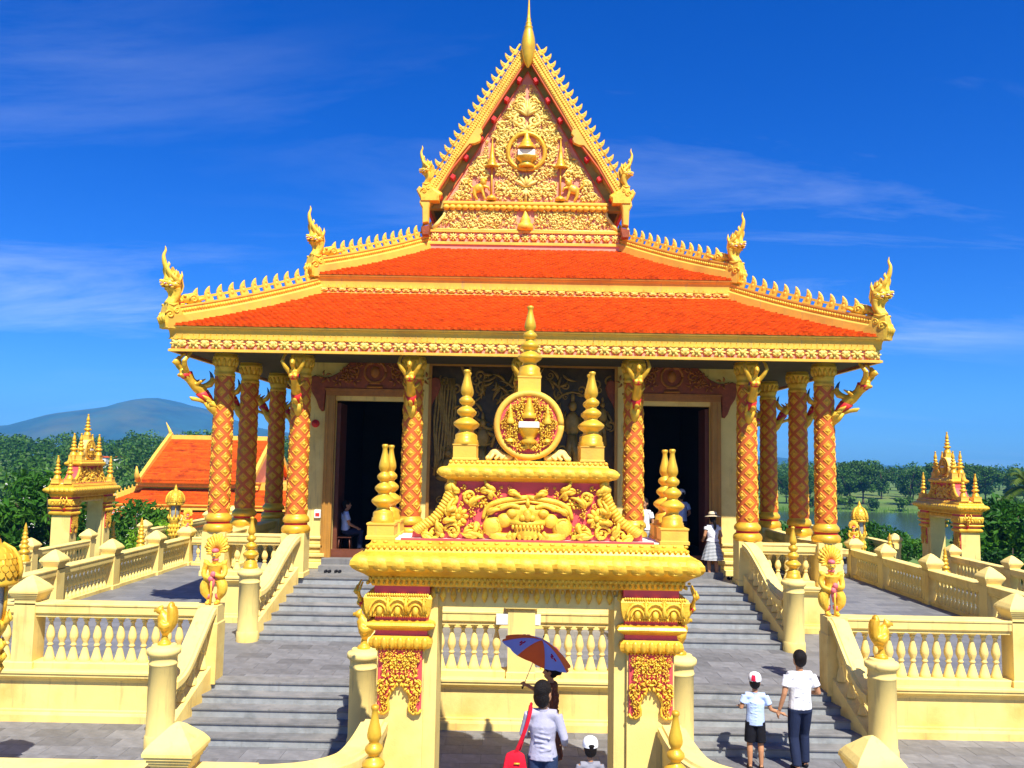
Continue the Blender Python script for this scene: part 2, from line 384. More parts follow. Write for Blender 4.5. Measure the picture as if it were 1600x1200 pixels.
# finial like a stack of swelling rings under a long bottle neck; local height 1
FIN = [(0.155,0.0),(0.158,0.025),(0.150,0.035),(0.150,0.06),(0.138,0.065),(0.138,0.12),(0.128,0.135),(0.100,0.155),(0.086,0.18),
       (0.092,0.20),(0.130,0.225),(0.160,0.255),(0.166,0.272),(0.158,0.292),(0.120,0.322),(0.084,0.345),(0.072,0.362),
       (0.080,0.380),(0.108,0.402),(0.124,0.430),(0.120,0.452),(0.090,0.480),(0.062,0.500),(0.056,0.515),
       (0.062,0.530),(0.086,0.548),(0.098,0.575),(0.092,0.600),(0.066,0.625),(0.050,0.640),
       (0.056,0.655),(0.074,0.685),(0.078,0.715),(0.070,0.765),(0.052,0.830),(0.037,0.895),(0.031,0.940),(0.036,0.955),(0.044,0.968),(0.044,0.990),(0.03,1.0)]
def finial_mesh(name, h, wf=1.0, n=18):
    mb = MB(); mb.lathe([(r*h*wf, z*h) for r, z in FIN], n); return mb.mesh(name, 'gold')
# slimmer many-ringed spire for small posts
SPI = [(0.17,0),(0.175,0.05),(0.15,0.07),(0.15,0.14),(0.12,0.17)]
for _k, (_z, _r) in enumerate(((0.2,0.16),(0.33,0.135),(0.45,0.11),(0.56,0.09),(0.66,0.072),(0.75,0.056))):
    SPI += [(_r*0.7,_z),(_r,_z+0.035),(_r,_z+0.06),(_r*0.72,_z+0.09)]
SPI += [(0.05,0.87),(0.02,0.95),(0.006,1.0)]
def spire_mesh(name, h, n=14):
    mb = MB(); mb.lathe([(r*h*0.9, z*h) for r, z in SPI], n); return mb.mesh(name, 'gold')
# ================================================================== THE SETTING: ground, courtyard, terraces
rnd = random.Random(7)
mb = MB(); mb.box(-17.3, 17.3, -8, 62, -3.4, 0.0); courtyard = structure('courtyard_paving', mb, 'paving')
mb = MB(); mb.box(-11.8, 11.8, 14.86, 60, 0.004, 0.70); terrace = structure('terrace_paving', mb, 'paving')
def slab_meshes(n=4):
    out = []
    for k in range(n):
        m = MB(); r = random.Random(40+k); g = 0.003
        m.rectloft([(0, 0), (0, 0.005), (-0.003, 0.007+r.uniform(-0.001, 0.001))], g, 0.6-g, g, 0.4-g); out.append(m.mesh('paving_slab', 'slate'))
    return out
SLABS = slab_meshes()
def lay(parent, x0, x1, y0, y1, z, skip=None):
    j = 0; y = y0
    while y < y1-0.05:
        x = x0 - (0.3 if j % 2 else 0)
        while x < x1:
            sx = 1.0; xx = x
            if xx < x0: sx = (x+0.6-x0)/0.6; xx = x0
            if xx+0.6*sx > x1: sx = (x1-xx)/0.6
            sy = min(1.0, (y1-y)/0.4)
            if sx > 0.1 and not (skip and skip(xx+0.3*sx, y+0.2)):
                o = at('paving_slab', SLABS[rnd.randrange(4)], parent, (xx, y, z), None, (sx, sy, 1))
            x += 0.6
        y += 0.4; j += 1
lay(courtyard, -9.6, 9.6, 12.35, 14.75, 0.0, lambda x, y: (2.3 < abs(x) < 5.7 and y > 13.7) or abs(x) > 9.3 and y < 12.6)
lay(terrace, -5.4, 5.4, 14.9, 18.1, 0.70, lambda x, y: abs(x) < 1.5 and y > 17.3)

# raised landing with steps in front of the gate
mb = MB(); mb.box(-1.25,1.25,4.0,9.95,.003,.53); structure('gate_landing', mb, 'paving')
for k in range(3):
    mb = MB(); mb.box(-1.25,1.25,9.95+.22*k,10.17+.22*k,.003,.53-.13*(k+1)); structure('landing_step', mb, 'slate_tread')
# ================================================================== balustrades and stairs
def bal_mesh(h):
    P = [(.088,0),(.088,.06),(.080,.08),(.050,.24),(.034,.31),(.032,.33),(.050,.345),(.052,.365),(.036,.385),(.042,.42),(.066,.50),(.072,.55),(.066,.62),(.044,.74),(.030,.82),(.028,.87),(.046,.885),(.046,.915),(.034,.925),(.066,.95),(.066,1)]
    m = MB(); m.lathe([(r, z*h) for r, z in P], 12); return m.mesh('baluster', 'cream')
BAL = {}
def baluster(h):
    k = round(h, 2)
    if k not in BAL: BAL[k] = bal_mesh(k)
    return BAL[k]
RAILP = [(-.13,-.24),(.13,-.24),(.13,-.20),(.165,-.17),(.165,-.05),(.18,-.04),(.18,-.015),(.165,0),(-.165,0),(-.18,-.015),(-.18,-.04),(-.165,-.05),(-.165,-.17),(-.13,-.20)]
def capmesh(w, name='cap'):
    m = MB(); h = w/2
    m.rectloft([(-.02,0),(.004,.0),(.004,.03),(.022,.034),(.022,.062),(.040,.066),(.040,.094),(.058,.098),(.058,.126),(.074,.13),(.074,.162),(.064,.185),(.02,.245),(-h*.3,.315),(-h*.66,.378),(-h*.95,.408)], -h, h, -h, h)
    return m.mesh(name, 'cream')
CAPS = {}
def balustrade(name, label, A, B, zb, zl, zr, posts=(), pw=0.36, group=None, cat='balustrade', base=True, cap=True, spacing=0.2, pz=None, endpost=True):
    A = Vector((A[0], A[1], 0)); B = Vector((B[0], B[1], 0)); L = (B-A).length; d = (B-A)/L; ang = math.atan2(d.y, d.x)
    M = Matrix.Translation(A) @ Matrix.Rotation(ang, 4, 'Z')
    T = thing(name, label, cat, (A.x, A.y, zb), group)
    def new(): m = MB(); m.M = M; return m
    if base and zl-zb > 0.3:
        m = new(); m.rectloft([(0.10, zb), (0.10, zb+.12), (0.085, zb+.15), (0.06, zb+.16), (0.06, zb+.19), (0.0, zb+.20)], 0, L, -.17, .17); m.build('plinth', 'cream', T)
        m = new(); m.rectloft([(0, zb+.195), (0, zl-.20)], 0, L, -.17, .17); m.build('wall', 'cream', T)
        m = new(); m.rectloft([(0.0, zl-.20), (0.02, zl-.17), (0.03, zl-.15), (0.09, zl-.11), (0.10, zl-.10), (0.10, zl-.055), (0.12, zl-.05), (0.12, zl-.015), (0.11, zl)], 0, L, -.17, .17); m.build('ledge', 'cream', T)
    z0 = zl if base else zb
    m = new(); m.rectloft([(0, z0-.002), (0, z0+.09), (-.02, z0+.11)], 0, L, -.14, .14); m.build('bottom_rail', 'cream', T)
    m = new(); m.rail([(0,0,zr), (L,0,zr)], RAILP); m.build('top_rail', 'cream', T)
    pzt = pz if pz is not None else zr+.03
    for u in posts:
        m = new(); m.rectloft([(0.02, z0), (0.02, z0+.10), (0, z0+.12), (0, pzt)], u-pw/2, u+pw/2, -pw/2, pw/2); p = m.build('post', 'cream', T)
        if cap:
            k = round(pw, 2)
            if k not in CAPS: CAPS[k] = capmesh(k)
            w = M @ Vector((u, 0, pzt)); at('cap', CAPS[k], p, w, (0,0,ang))
    h = zr-.24-(z0+.11); bm = baluster(h); edges = sorted([(-9, -0.02)] + [(u-pw/2, u+pw/2) for u in posts] + [(L+0.02, L+9)])
    for (a, b) in zip(edges[:-1], edges[1:]):
        gap = b[0]-a[1]
        if gap < 0.25: continue
        n = max(1, round(gap/spacing)-1) if gap > 0.45 else 1
        for i in range(n):
            u = a[1] + gap*(i+1)/(n+1); w = M @ Vector((u, 0, z0+.11)); at('baluster', bm, T, w, (0,0,ang))
    return T
GW = 'cream balustrades with vase balusters'
balustrade('balustrade_wall', 'cream balustrade wall left of the left lower stair, under the left terrace', (-11.6,14.95), (-5.49,14.95), 0, 0.85, 1.95, (0.05, 3.13), group=GW)
balustrade('balustrade_wall', 'cream balustrade wall right of the right lower stair, under the right terrace', (5.49,14.95), (11.6,14.95), 0, 0.85, 1.95, (2.98, 6.06), group=GW)
balustrade('balustrade_wall', 'cream balustrade wall between the two lower stairs, seen through the gate opening', (-2.32,14.95), (2.32,14.95), 0, 0.85, 1.95, (2.32,), pw=0.46, group=GW, cap=False, pz=1.99)
mb = MB(); mb.rectloft([(0,1.995),(.05,2.02),(.05,2.08),(.02,2.10),(-.1,2.15)], -.23,.23,14.72,15.18); 
cpost = [o for o in bpy.data.objects if o.name.startswith('post')][-1]; mb.build('cap', 'cream', cpost)
mb = MB(); mb.box(-.43,.32,14.732,14.758,1.74,1.915); tag(mb.build('notice_board', 'white'), 'small white board across the centre post of the balustrade seen through the gate', 'board')
# side terrace rails on the middle level, posts every three metres
SR = [0.2, 3.3, 6.3, 9.3, 12.3, 14.85]
balustrade('side_balustrade', 'long cream balustrade with domed posts along the left edge of the middle terrace', (-11.6,15.2), (-11.6,30.2), 0.70, 0.70, 1.66, SR, group=GW, base=False)
balustrade('side_balustrade', 'long cream balustrade with domed posts along the right edge of the middle terrace', (11.6,15.2), (11.6,30.2), 0.70, 0.70, 1.66, SR, group=GW, base=False)
balustrade('return_balustrade', 'short cream balustrade closing the far left end of the middle terrace', (-11.35,30.05), (-8.2,30.05), 0.70, 0.70, 1.66, (3.1,), group=GW, base=False)
balustrade('return_balustrade', 'short cream balustrade closing the far right end of the middle terrace', (8.2,30.05), (11.35,30.05), 0.70, 0.70, 1.66, (0.05,), group=GW, base=False)
# outer courtyard rails
OR = [0.3, 4.3, 8.3, 12.3, 16.3, 20.3]
OX = 16.9
for sg, side in ((-1, 'left'), (1, 'right')):
    balustrade('courtyard_balustrade', 'outermost cream balustrade on the %s, running in front of the %s side gate' % (side, side), (sg*OX,13.5), (sg*OX,34.1), 0.0, 0.30, 1.12, OR, group=GW, base=False, spacing=0.25)
    balustrade('courtyard_balustrade', 'far stretch of the %s courtyard balustrade beyond the side gate' % side, (sg*OX,38.6), (sg*OX,52.0), 0.0, 0.30, 1.12, [0.3, 4.3, 8.3, 12.3], group=GW, base=False, spacing=0.25)

# ---- stairs
def stair(name, label, x0, x1, y0, n, rise, tread, zb, yb):
    T = thing(name, label, 'stairs', ((x0+x1)/2, y0, zb), 'grey stone stairs')
    for k in range(n):
        y = y0 + tread*k; z = zb + rise*k
        m = MB(); m.box(x0, x1, y, yb, z - (0.0 if k else -0.002), z+rise-.028); s = m.build('step', 'slate_riser', T)
        m = MB(); ye = min(y+tread+.02, yb) if k < n-1 else y+0.34
        m.rectloft([(0, z+rise-.0275), (0, z+rise-.004), (-.004, z+rise+(.008 if k == n-1 else 0))], x0-.0, x1+.0, y-.022, ye); m.build('tread', 'slate_tread', s)
    return T
stair('lower_stair', 'lower left grey stone stair between the rails with gilded birds', -5.42, -2.70, 13.68, 5, .14, .28, 0.0, 14.95)
stair('lower_stair', 'lower right grey stone stair climbed by the man and the boy', 2.70, 5.42, 13.68, 5, .14, .28, 0.0, 14.95)
stair('upper_stair', 'upper left grey stone stair leading to the left temple door', -5.42, -2.70, 18.1, 7, .15, .30, 0.70, 20.05)
stair('upper_stair', 'upper right grey stone stair below the woman in the striped skirt', 2.70, 5.42, 18.1, 7, .15, .30, 0.70, 20.05)
SRAIL = [(-.13,-.20),(.13,-.20),(.13,-.16),(.165,-.13),(.165,-.035),(.12,-.03),(.11,0),(-.11,0),(-.12,-.03),(-.165,-.035),(-.165,-.13),(-.13,-.16)]
def stair_rail(label, p0, p1, zb, nt, rail, str0, str1, endz, block=True):
    # p0 newel, p1 upper end (x, y); rail: list of (t, z) of the rail's top; str0/str1 heights of the string under it
    T = thing('stair_balustrade', label, 'balustrade', (p0[0], p0[1], zb), 'sloping stair balustrades')
    m = MB(); h = nt-zb
    m.lathe([(.225,0),(.225,.18),(.215,.20),(.208,.22),(.208,h-.30),(.218,h-.29),(.218,h-.27),(.208,h-.26),(.208,h-.17),(.23,h-.15),(.252,h-.13),(.256,h-.07),(.24,h-.05),(.20,h-.045),(.19,h-.02),(.18,h)], 28, (p0[0], p0[1], zb)); m.build('newel_post', 'cream', T)
    pts = [(lerp(p0[0],p1[0],t), lerp(p0[1],p1[1],t), z) for t, z in rail]
    sp = smoothpath(pts, 5); m = MB(); m.rail(sp, SRAIL); m.build('handrail', 'cream', T)
    L = p1[1]-p0[1]
    def zrail(t):
        y = lerp(p0[1], p1[1], t)
        for a, b in zip(sp[:-1], sp[1:]):
            if a.y <= y <= b.y: return lerp(a.z, b.z, (y-a.y)/max(1e-6, b.y-a.y))
        return sp[-1].z
    def zs(t): return lerp(str0, str1, t)
    M = MB(); pr = [(-.12, -.5), (.12, -.5), (.12, 0), (-.12, 0)]
    q0 = (lerp(p0[0],p1[0],.1), lerp(p0[1],p1[1],.1)); 
    vs = []
    for sx in (-.12, .12):
        for t, dz in ((.08, None), (.08, 0), (1.0, 0), (1.0, None)):
            vs.append((lerp(p0[0],p1[0],t)+sx, lerp(p0[1],p1[1],t), zb+.003 if dz is None else zs(t)))
    M.add(vs, [(0,1,2,3),(7,6,5,4),(1,5,6,2),(0,4,5,1),(3,2,6,7),(0,3,7,4)]); M.build('string', 'cream', T)
    n = max(3, int(L/0.2)-1)
    for i in range(n):
        t = lerp(.20, .93, i/(n-1)); hh = zrail(t)-.19-zs(t)
        if hh < 0.15: continue
        bm = baluster(0.6); at('baluster', bm, T, (lerp(p0[0],p1[0],t), lerp(p0[1],p1[1],t), zs(t)-.004), None, (0.85, 0.85, hh/0.6))
    if block:
        m = MB(); m.rectloft([(0.015, zb+(str1-str0)-.1), (0.015, endz-.30), (0.0, endz-.28), (0, endz)], p1[0]-.17, p1[0]+.17, p1[1]-.02, p1[1]+.34); m.build('end_block', 'cream', T)
    return T
r1 = [(.14,.98),(.3,1.04),(.45,1.18),(.6,1.40),(.8,1.70),(.93,1.90),(1.0,1.955)]
r2 = [(.11,1.72),(.22,1.76),(.38,1.92),(.6,2.27),(.85,2.62),(1.0,2.74)]
for sg, side in ((-1, 'left'), (1, 'right')):
    stair_rail('outer sloping balustrade of the lower %s stair, newel crowned by a gilded bird' % side, (sg*5.58,13.6), (sg*5.34,14.78), 0.0, 1.55, r1, .22, .98, 1.952)
    stair_rail('inner sloping balustrade of the lower %s stair, partly behind the gate pillar' % side, (sg*2.46,13.6), (sg*2.50,14.78), 0.0, 1.55, r1, .22, .98, 1.952)
    stair_rail('outer sloping balustrade of the upper %s stair, newel crowned by a ringed spire' % side, (sg*5.64,18.0), (sg*5.20,19.8), 0.70, 2.18, r2, .95, 2.0, 2.74, False)
    stair_rail('inner sloping balustrade of the upper %s stair, hidden behind the gate' % side, (sg*2.50,18.0), (sg*2.52,19.8), 0.70, 2.18, r2, .95, 2.0, 2.74, False)
# ---- foreground balustrade flanking the gate, its rail sweeping up to the gate pillars
for sg, side in ((-1, 'left'), (1, 'right')):
    A, B = ((-12,9.0), (-2.75,9.0)) if sg < 0 else ((2.75,9.0), (12,9.0))
    ps = (8.45, 4.2) if sg < 0 else (0.79, 5.05)
    T = balustrade('front_balustrade', 'nearest cream balustrade at the bottom %s of the picture with a stepped pyramid post' % side, A, B, 0, 0.30, 1.33, ps, pw=0.36, group='front balustrades beside the gate', base=False, pz=1.37)
    pts = smoothpath([(sg*2.77,9.0,1.33), (sg*2.55,9.02,1.335), (sg*2.25,9.10,1.34), (sg*1.98,9.28,1.35), (sg*1.84,9.55,1.36), (sg*1.79,10.0,1.37), (sg*1.78,10.56,1.38)], 5)
    m = MB(); m.rail(pts, [(-.15,-.5)]+[(.15,-.5)]+SRAIL[1:-0][1:]+[(-.15,-.3)] if False else SRAIL); m.build('sweeping_rail', 'cream', T)
    m = MB(); m.rail([Vector((p.x, p.y, 0)) + Vector((0,0,p.z-.2)) for p in pts], [(-.11,-1.15),(.11,-1.15),(.11,.01),(-.11,.01)]); m.build('sweeping_wall', 'cream', T)
# ================================================================== THE TEMPLE PAVILION
YC = 37.0
TP = thing('temple_pavilion', 'large golden temple hall with orange tiered roofs, carved gable and patterned columns', 'temple', (0, YC, 0.7))
def yb(y): return 2*YC - y
def axes(X, Zhint=(0,0,1)):
    X = Vector(X).normalized(); Z = Vector(Zhint); Y = Z.cross(X).normalized(); Z = X.cross(Y)
    return Matrix((X, Y, Z)).transposed().to_euler()
# podium and hall
mb = MB(); mb.box(-7.2, 7.2, 20.22, yb(20.22), 0.702, 1.75); mb.build('podium', 'cream', TP)
mb = MB(); mb.box(-7.0, 7.0, 20.25, yb(20.25), 1.752, 1.757); mb.build('porch_floor', 'slate_tread', TP)
WY = 21.5
mb = MB()
for (x0, x1, z0, z1) in ((-5.5,-4.75,1.757,7.0), (-2.72,2.72,1.757,7.0), (4.75,5.5,1.757,7.0), (-4.75,-2.72,5.95,7.0), (2.72,4.75,5.95,7.0)):
    mb.box(x0, x1, WY, WY+.28, z0, z1)
mb.build('front_wall', 'cream', TP)
mb = MB(); mb.box(-5.5,-5.22,WY+.28,yb(WY),1.757,7.0); mb.build('side_wall', 'cream', TP)
mb = MB(); mb.box(5.22,5.5,WY+.28,yb(WY),1.757,7.0); mb.build('side_wall', 'cream', TP)
mb = MB(); mb.box(-5.22,5.22,yb(WY)-.28,yb(WY),1.757,7.0); mb.build('back_wall', 'cream', TP)
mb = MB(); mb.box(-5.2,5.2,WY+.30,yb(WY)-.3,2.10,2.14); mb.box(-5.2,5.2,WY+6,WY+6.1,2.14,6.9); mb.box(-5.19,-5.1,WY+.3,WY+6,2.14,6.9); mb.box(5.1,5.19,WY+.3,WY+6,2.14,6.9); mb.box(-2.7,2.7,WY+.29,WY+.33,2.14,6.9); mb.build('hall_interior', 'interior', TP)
for x0, x1 in ((-5.5,-5.0), (5.0,5.5)):
    mb = MB(); z = 1.757
    for k, (o, h) in enumerate(((.16,.16),(.10,.12),(.14,.10),(.05,.12),(.10,.09),(.03,.12),(.07,.08))):
        mb.rectloft([(o-.015, z), (o, z+.02), (o, z+h-.02), (o-.015, z+h)], x0, x1, WY-.0, WY+.2); z += h
    mb.build('wall_base_moulding', 'cream', TP)
DCX = 3.735
def door(sg):
    cx = sg*DCX
    mb = MB(); mb.box(cx-1.0, cx+1.0, WY+.05, WY+.24, 2.02, 2.22); D = mb.build('door_sill', 'door_wood', TP); D.name = 'door'
    for x in (cx-1.11, cx+1.11):
        m = MB(); m.rectloft([(0,2.02),(0,6.06)], x-.12, x+.12, WY-.10, WY+.02); 
        for q in (-.06, .06): m.box(x+q-.02, x+q+.02, WY-.125, WY-.10, 2.03, 6.05)
        m.build('frame_jamb', 'frame_ochre' if abs(x) > 4 else 'door_carving_gilt', D)
    m = MB(); m.box(cx-1.23, cx+1.23, WY-.10, WY+.02, 6.06, 6.22); m.box(cx-1.25, cx+1.25, WY-.13, WY-.10, 6.19, 6.24); m.build('frame_head', 'door_carving_gilt', D)
    for s2 in (-1, 1):       # the open leaves, folded back against the inner wall
        m = MB(); x = cx+s2*0.97
        m.box(x-.03, x+.03, WY+.30, WY+1.2, 2.15, 5.9)
        m.box(x-.05, x+.05, WY+.31, WY+.40, 2.16, 5.89); m.build('door_leaf', 'door_wood', D)
    # ogee pediment with scrolled ends
    half = [(0,.95),(.28,.93),(.55,.82),(.75,.60),(.92,.42),(1.15,.30),(1.38,.28),(1.52,.34),(1.62,.30),(1.66,.12),(1.60,-.10),(1.48,-.30),(1.40,-.52),(1.33,-.62),(1.27,-.60),(1.25,-.2),(1.245,.0)]
    out = [(cx+a, 6.245+b*.95) for a, b in half] + [(cx-a, 6.245+b*.95) for a, b in reversed(half[1:])]
    m = MB(); m.prism(out, WY-.10, WY-.005, .02); P = m.build('pediment', 'door_carving', D)
    c = MB(); r = random.Random(5)
    def ins(x, z, s):
        w = 1.5 if z < .28 else max(.1, 1.1-(z-.28)*1.25)
        return z-s > 0.02 and z+s < .88 and x+s < w and x-s > 0.0 and (x-s > .3 or z > .65)
    tmp = MB(); foliage_fill(tmp, ins, (0.05,1.5,0.05,.9), WY-.115, r, 16, .09, .15)
    c.M = Matrix.Translation((cx, 0, 6.25)); c.smooth = True; c.add(tmp.v, tmp.f)
    c.M = Matrix.Translation((cx, 0, 6.25)); c.tube([(.27*math.cos(t*PI/8), WY-.115, .42+.27*math.sin(t*PI/8)) for t in range(17)], .035, 6)
    c.tube([(-.2,WY-.12,.04),(.2,WY-.12,.04)], .04, 6); c.tube([(-.14,WY-.12,.14),(.14,WY-.12,.14)], .035, 6); c.ell((0,WY-.11,.42), (.12,.05,.15))
    c.M = None; k = c.build('pediment_carving', 'door_carving_gilt', P); k['kind'] = 'stuff'
    for j in range(2):
        m = MB(); m.rectloft([(0,1.757),(0,1.757+.135*(j+1)),(-.01,1.757+.14*(j+1))], cx-1.15+.0*j, cx+1.15, WY-.62+.3*j, WY-.30+.3*j if j == 0 else WY-.002); m.build('door_step', 'slate_tread', D)
door(-1); door(1)
# red alarm bell and switch box beside the left door
mb = MB(); mb.lathe([(0.0,0),(.10,0),(.10,.03),(.085,.055),(.04,.06),(.04,.08),(0,.085)], 16)
bell = mb.build('alarm_bell', 'paint_red'); bell.rotation_euler = (R(90),0,0); bell.location = (-5.22, WY-.003, 5.35); tag(bell, 'round dark red alarm bell on the shaded wall left of the left door', 'alarm bell')
mb = MB(); mb.bbox(-5.16,-5.0,WY-.05,WY-.001,3.0,3.2,.01); o = mb.build('switch_box', 'white'); tag(o, 'small white switch box with a red front on the wall beside the left door', 'switch box')
mb = MB(); mb.box(-5.13,-5.03,WY-.056,WY-.0505,3.04,3.12); mb.build('front_plate', 'paint_red', o)
# bronze relief between the doors
mb = MB(); mb.box(-2.36,2.36,WY-.03,WY-.002,3.0,6.86); RP = mb.build('relief_panel', 'bronze_relief', TP)
for x in (-2.5, 2.5):
    m = MB(); m.rectloft([(0,2.9),(0,7.0)], x-.13, x+.13, WY-.12, WY-.003); m.build('panel_frame', 'cream', RP)
    m = MB(); x2 = x*0.935; m.rectloft([(0,2.9),(0,6.9)], x2-.035, x2+.035, WY-.15, WY-.003); m.build('panel_frame_bead', 'frame_ochre', RP)
m = MB(); m.box(-2.34,2.34,WY-.14,WY-.003,6.86,7.0); m.build('panel_frame_head', 'frame_ochre', RP)
m = MB(); m.box(-2.34,2.34,WY-.14,WY-.003,2.86,3.0); m.build('panel_frame_foot', 'frame_ochre', RP)
c = MB(); r = random.Random(11); y = WY-.05
for k in range(9):   # gnarled tree trunk on the left
    x = -2.2+.06*k; c.tube([(x+.03*math.sin(q*1.3+k), y, 4.1+q*.35) for q in range(8)], .035, 5)
def seated(x, z, s):
    c.ell((x,y-.02,z+.05*s),(.30*s,.08,.10*s)); c.ell((x,y-.03,z+.32*s),(.16*s,.08,.24*s)); c.ell((x,y-.04,z+.66*s),(.09*s,.07,.11*s)); c.ell((x,y-.03,z+.79*s),(.04*s,.05,.07*s))
    for q in (-1,1): c.tube([(x+q*.15*s,y-.03,z+.48*s),(x+q*.22*s,y-.05,z+.25*s),(x+q*.05*s,y-.07,z+.14*s)], .05*s, 6)
    c.tube([(x+.2*s*math.cos(t*PI/8),y,z+.66*s+.2*s*math.sin(t*PI/8)) for t in range(17)], .02*s, 5)
def standing(x, z, s, a=0.3):
    c.tube([(x-.08*s,y-.02,z),(x-.07*s,y-.03,z+.4*s),(x,y-.04,z+.75*s)], [.05*s,.07*s,.1*s], 6); c.tube([(x+.1*s,y-.02,z),(x+.06*s,y-.03,z+.4*s),(x,y-.04,z+.75*s)], [.05*s,.07*s,.1*s], 6)
    c.ell((x,y-.04,z+.95*s),(.15*s,.08,.25*s)); c.ell((x,y-.05,z+1.3*s),(.08*s,.07,.1*s)); c.ell((x,y-.04,z+1.45*s),(.04*s,.04,.1*s))
    c.tube([(x-.13*s,y-.04,z+1.1*s),(x-.3*s,y-.05,z+(1.1-a)*s),(x-.4*s,y-.04,z+1.2*s)], .04*s, 6); c.tube([(x+.13*s,y-.04,z+1.1*s),(x+.28*s,y-.05,z+(1.1-a)*s),(x+.2*s,y-.06,z+.75*s)], .04*s, 6)
seated(-1.85,4.0,1.0); seated(-1.75,3.1,.9); standing(-1.0,4.0,1.1,.1); standing(1.25,4.2,1.3); standing(.45,3.2,.9); seated(1.95,3.2,.9); standing(2.0,4.9,.8); seated(1.6,3.1,.6); standing(-1.3,3.1,.7); seated(-.5,3.1,.8)
c.tube([(1.25+.5*math.cos(t*PI/10),y,5.75+.5*math.sin(t*PI/10)) for t in range(21)], .03, 5)
for k in range(110): leaf(c, r.uniform(-1.6,1.0), r.uniform(4.6,6.7), r.uniform(0,6.3), r.uniform(.25,.5), .04, y, .05, .6)
for k in range(90): scroll(c, r.uniform(-2.2,2.2), r.uniform(3.1,6.7), r.uniform(.08,.16), y+.005, r.uniform(0,6), 1.2, 1)
k = c.build('relief_figures', 'bronze_gilt', RP); k['kind'] = 'stuff'

# ---------------------------------------------------------------- columns
CB = 2.75; CT = 4.18
m = MB(); m.lathe([(.30,0),(.325,.02),(.335,.07),(.325,.12),(.29,.165),(.265,.18)], 28); BASE1 = m.mesh('base_ring', 'gold')
m = MB(); m.lathe([(.258,.175),(.262,.20),(.258,.235)], 28); BASE2 = m.mesh('base_band', 'paint_red')
m = MB(); m.lathe([(.265,.23),(.30,.25),(.308,.30),(.295,.345),(.262,.385),(.245,.40),(.24,.43)], 28); BASE3 = m.mesh('base_ring', 'gold')
m = MB(); m.lathe([(.235,.40),(.233,1.4),(.225,2.6),(.21,3.66)], 28); SHAFT = m.mesh('column', 'lattice_red')
m = MB(); m.lathe([(.215,3.62),(.235,3.65),(.235,3.69),(.215,3.71),(.222,3.76),(.245,3.82),(.24,3.85),(.225,3.86),(.24,3.92),(.265,4.0),(.29,4.03),(.29,4.09),(.27,4.10),(.27,CT)], 28)
for k in range(14):
    a = 2*PI*k/14; m.tube([(.235*math.cos(a),.235*math.sin(a),3.86),(.255*math.cos(a),.255*math.sin(a),3.94),(.29*math.cos(a),.29*math.sin(a),4.03)], [.025,.042,.014], 6)
CAPITAL = m.mesh('capital', 'gold_carving')
def r_at(z): return .235 - (.025*(z-.4)/3.26)
def diamond(mb, z0=0.0, a0=0.0, r=.235, hh=.126, hw=R(31.0)):
    vs = [] ; fs = []
    dirs = [(1,0),(.5,.5),(0,1),(-.5,.5),(-1,0),(-.5,-.5),(0,-1),(.5,-.5)]
    rings = [(1.0,-.004),(.94,.016),(.80,.022),(.74,.012),(.46,.012),(.40,.024),(.2,.032)]
    for sc, dr in rings:
        for u, v in dirs:
            a = a0 + u*sc*hw; q = r+dr; vs.append((q*math.sin(a), -q*math.cos(a), z0+v*sc*hh))
    vs.append(((r+.036)*math.sin(a0), -(r+.036)*math.cos(a0), z0)); n = len(rings)
    for i in range(n-1):
        for k in range(8): fs.append((i*8+k, i*8+(k+1)%8, (i+1)*8+(k+1)%8, (i+1)*8+k))
    for k in range(8): fs.append(((n-1)*8+k, (n-1)*8+(k+1)%8, n*8))
    mb.add(vs, fs)
m = MB(); diamond(m); DIAM = m.mesh('diamond', 'gold_column')
rows = [(.53+.17*j, (0 if j % 2 == 0 else 45)) for j in range(19)]
def pattern(front):
    m = MB()
    for z, off in rows:
        for k in range(4):
            a = off+90*k; b = (a+180) % 360-180
            if front and abs(b) < 50: continue
            diamond(m, z, R(a), r_at(z))
    return m.mesh('diamond_pattern', 'gold_column')
PAT_BACK = pattern(True); PAT_ALL = pattern(False)
def column(x, y, single):
    C = at('column', SHAFT, TP, (x, y, CB))
    for me in (BASE1, BASE2, BASE3, CAPITAL): obj(me.name.split('.')[0], me, C)
    if single:
        obj('diamond_pattern', PAT_BACK, C)['kind'] = 'stuff'
        for z, off in rows:
            for a in ((0,) if off == 0 else (45,-45)):
                s = r_at(z)/.235; obj('diamond', DIAM, C, (0,0,z), (0,0,R(a)), (s,s,1))
    else: obj('diamond_pattern', PAT_ALL, C)['kind'] = 'stuff'
FCX = (-7.08,-5.26,-2.6,0,2.6,5.26,7.08); CY0 = 20.1
SCY = (22.0, 24.6, 27.2, 29.8, 32.4, 35.0)
for x in FCX: column(x, CY0, x != 0)
for y in SCY:
    for x in (-7.08, 7.08): column(x, y, False)
# winged bracket figures with raised arms under the eaves
m = MB()
m.tube([(0,-.16,.24),(0,-.30,.42),(0,-.44,.60),(0,-.52,.73),(0,-.58,.84)], [.10,.115,.085,.12,.06], 10)
m.tube([(0,-.56,.80),(0,-.62,.93)], [.045,.045], 8); m.ell((0,-.67,1.0),(.065,.075,.09)); m.tube([(0,-.66,1.06),(0,-.65,1.16)], [.05,.01], 8); m.ell((0,-.745,.985),(.015,.02,.02))
for s in (-1, 1):
    m.tube([(s*.09,-.53,.78),(s*.19,-.60,.92),(s*.25,-.62,1.03),(s*.235,-.56,1.14),(s*.20,-.52,1.22)], [.055,.05,.045,.036,.03], 8)
    m.ell((s*.20,-.51,1.23),(.045,.03,.025)); m.ell((s*.055,-.60,.70),.05)
    m.tube([(s*.10,-.36,.50),(s*.17,-.30,.58),(s*.19,-.22,.66)], [.03,.035,.01], 6)
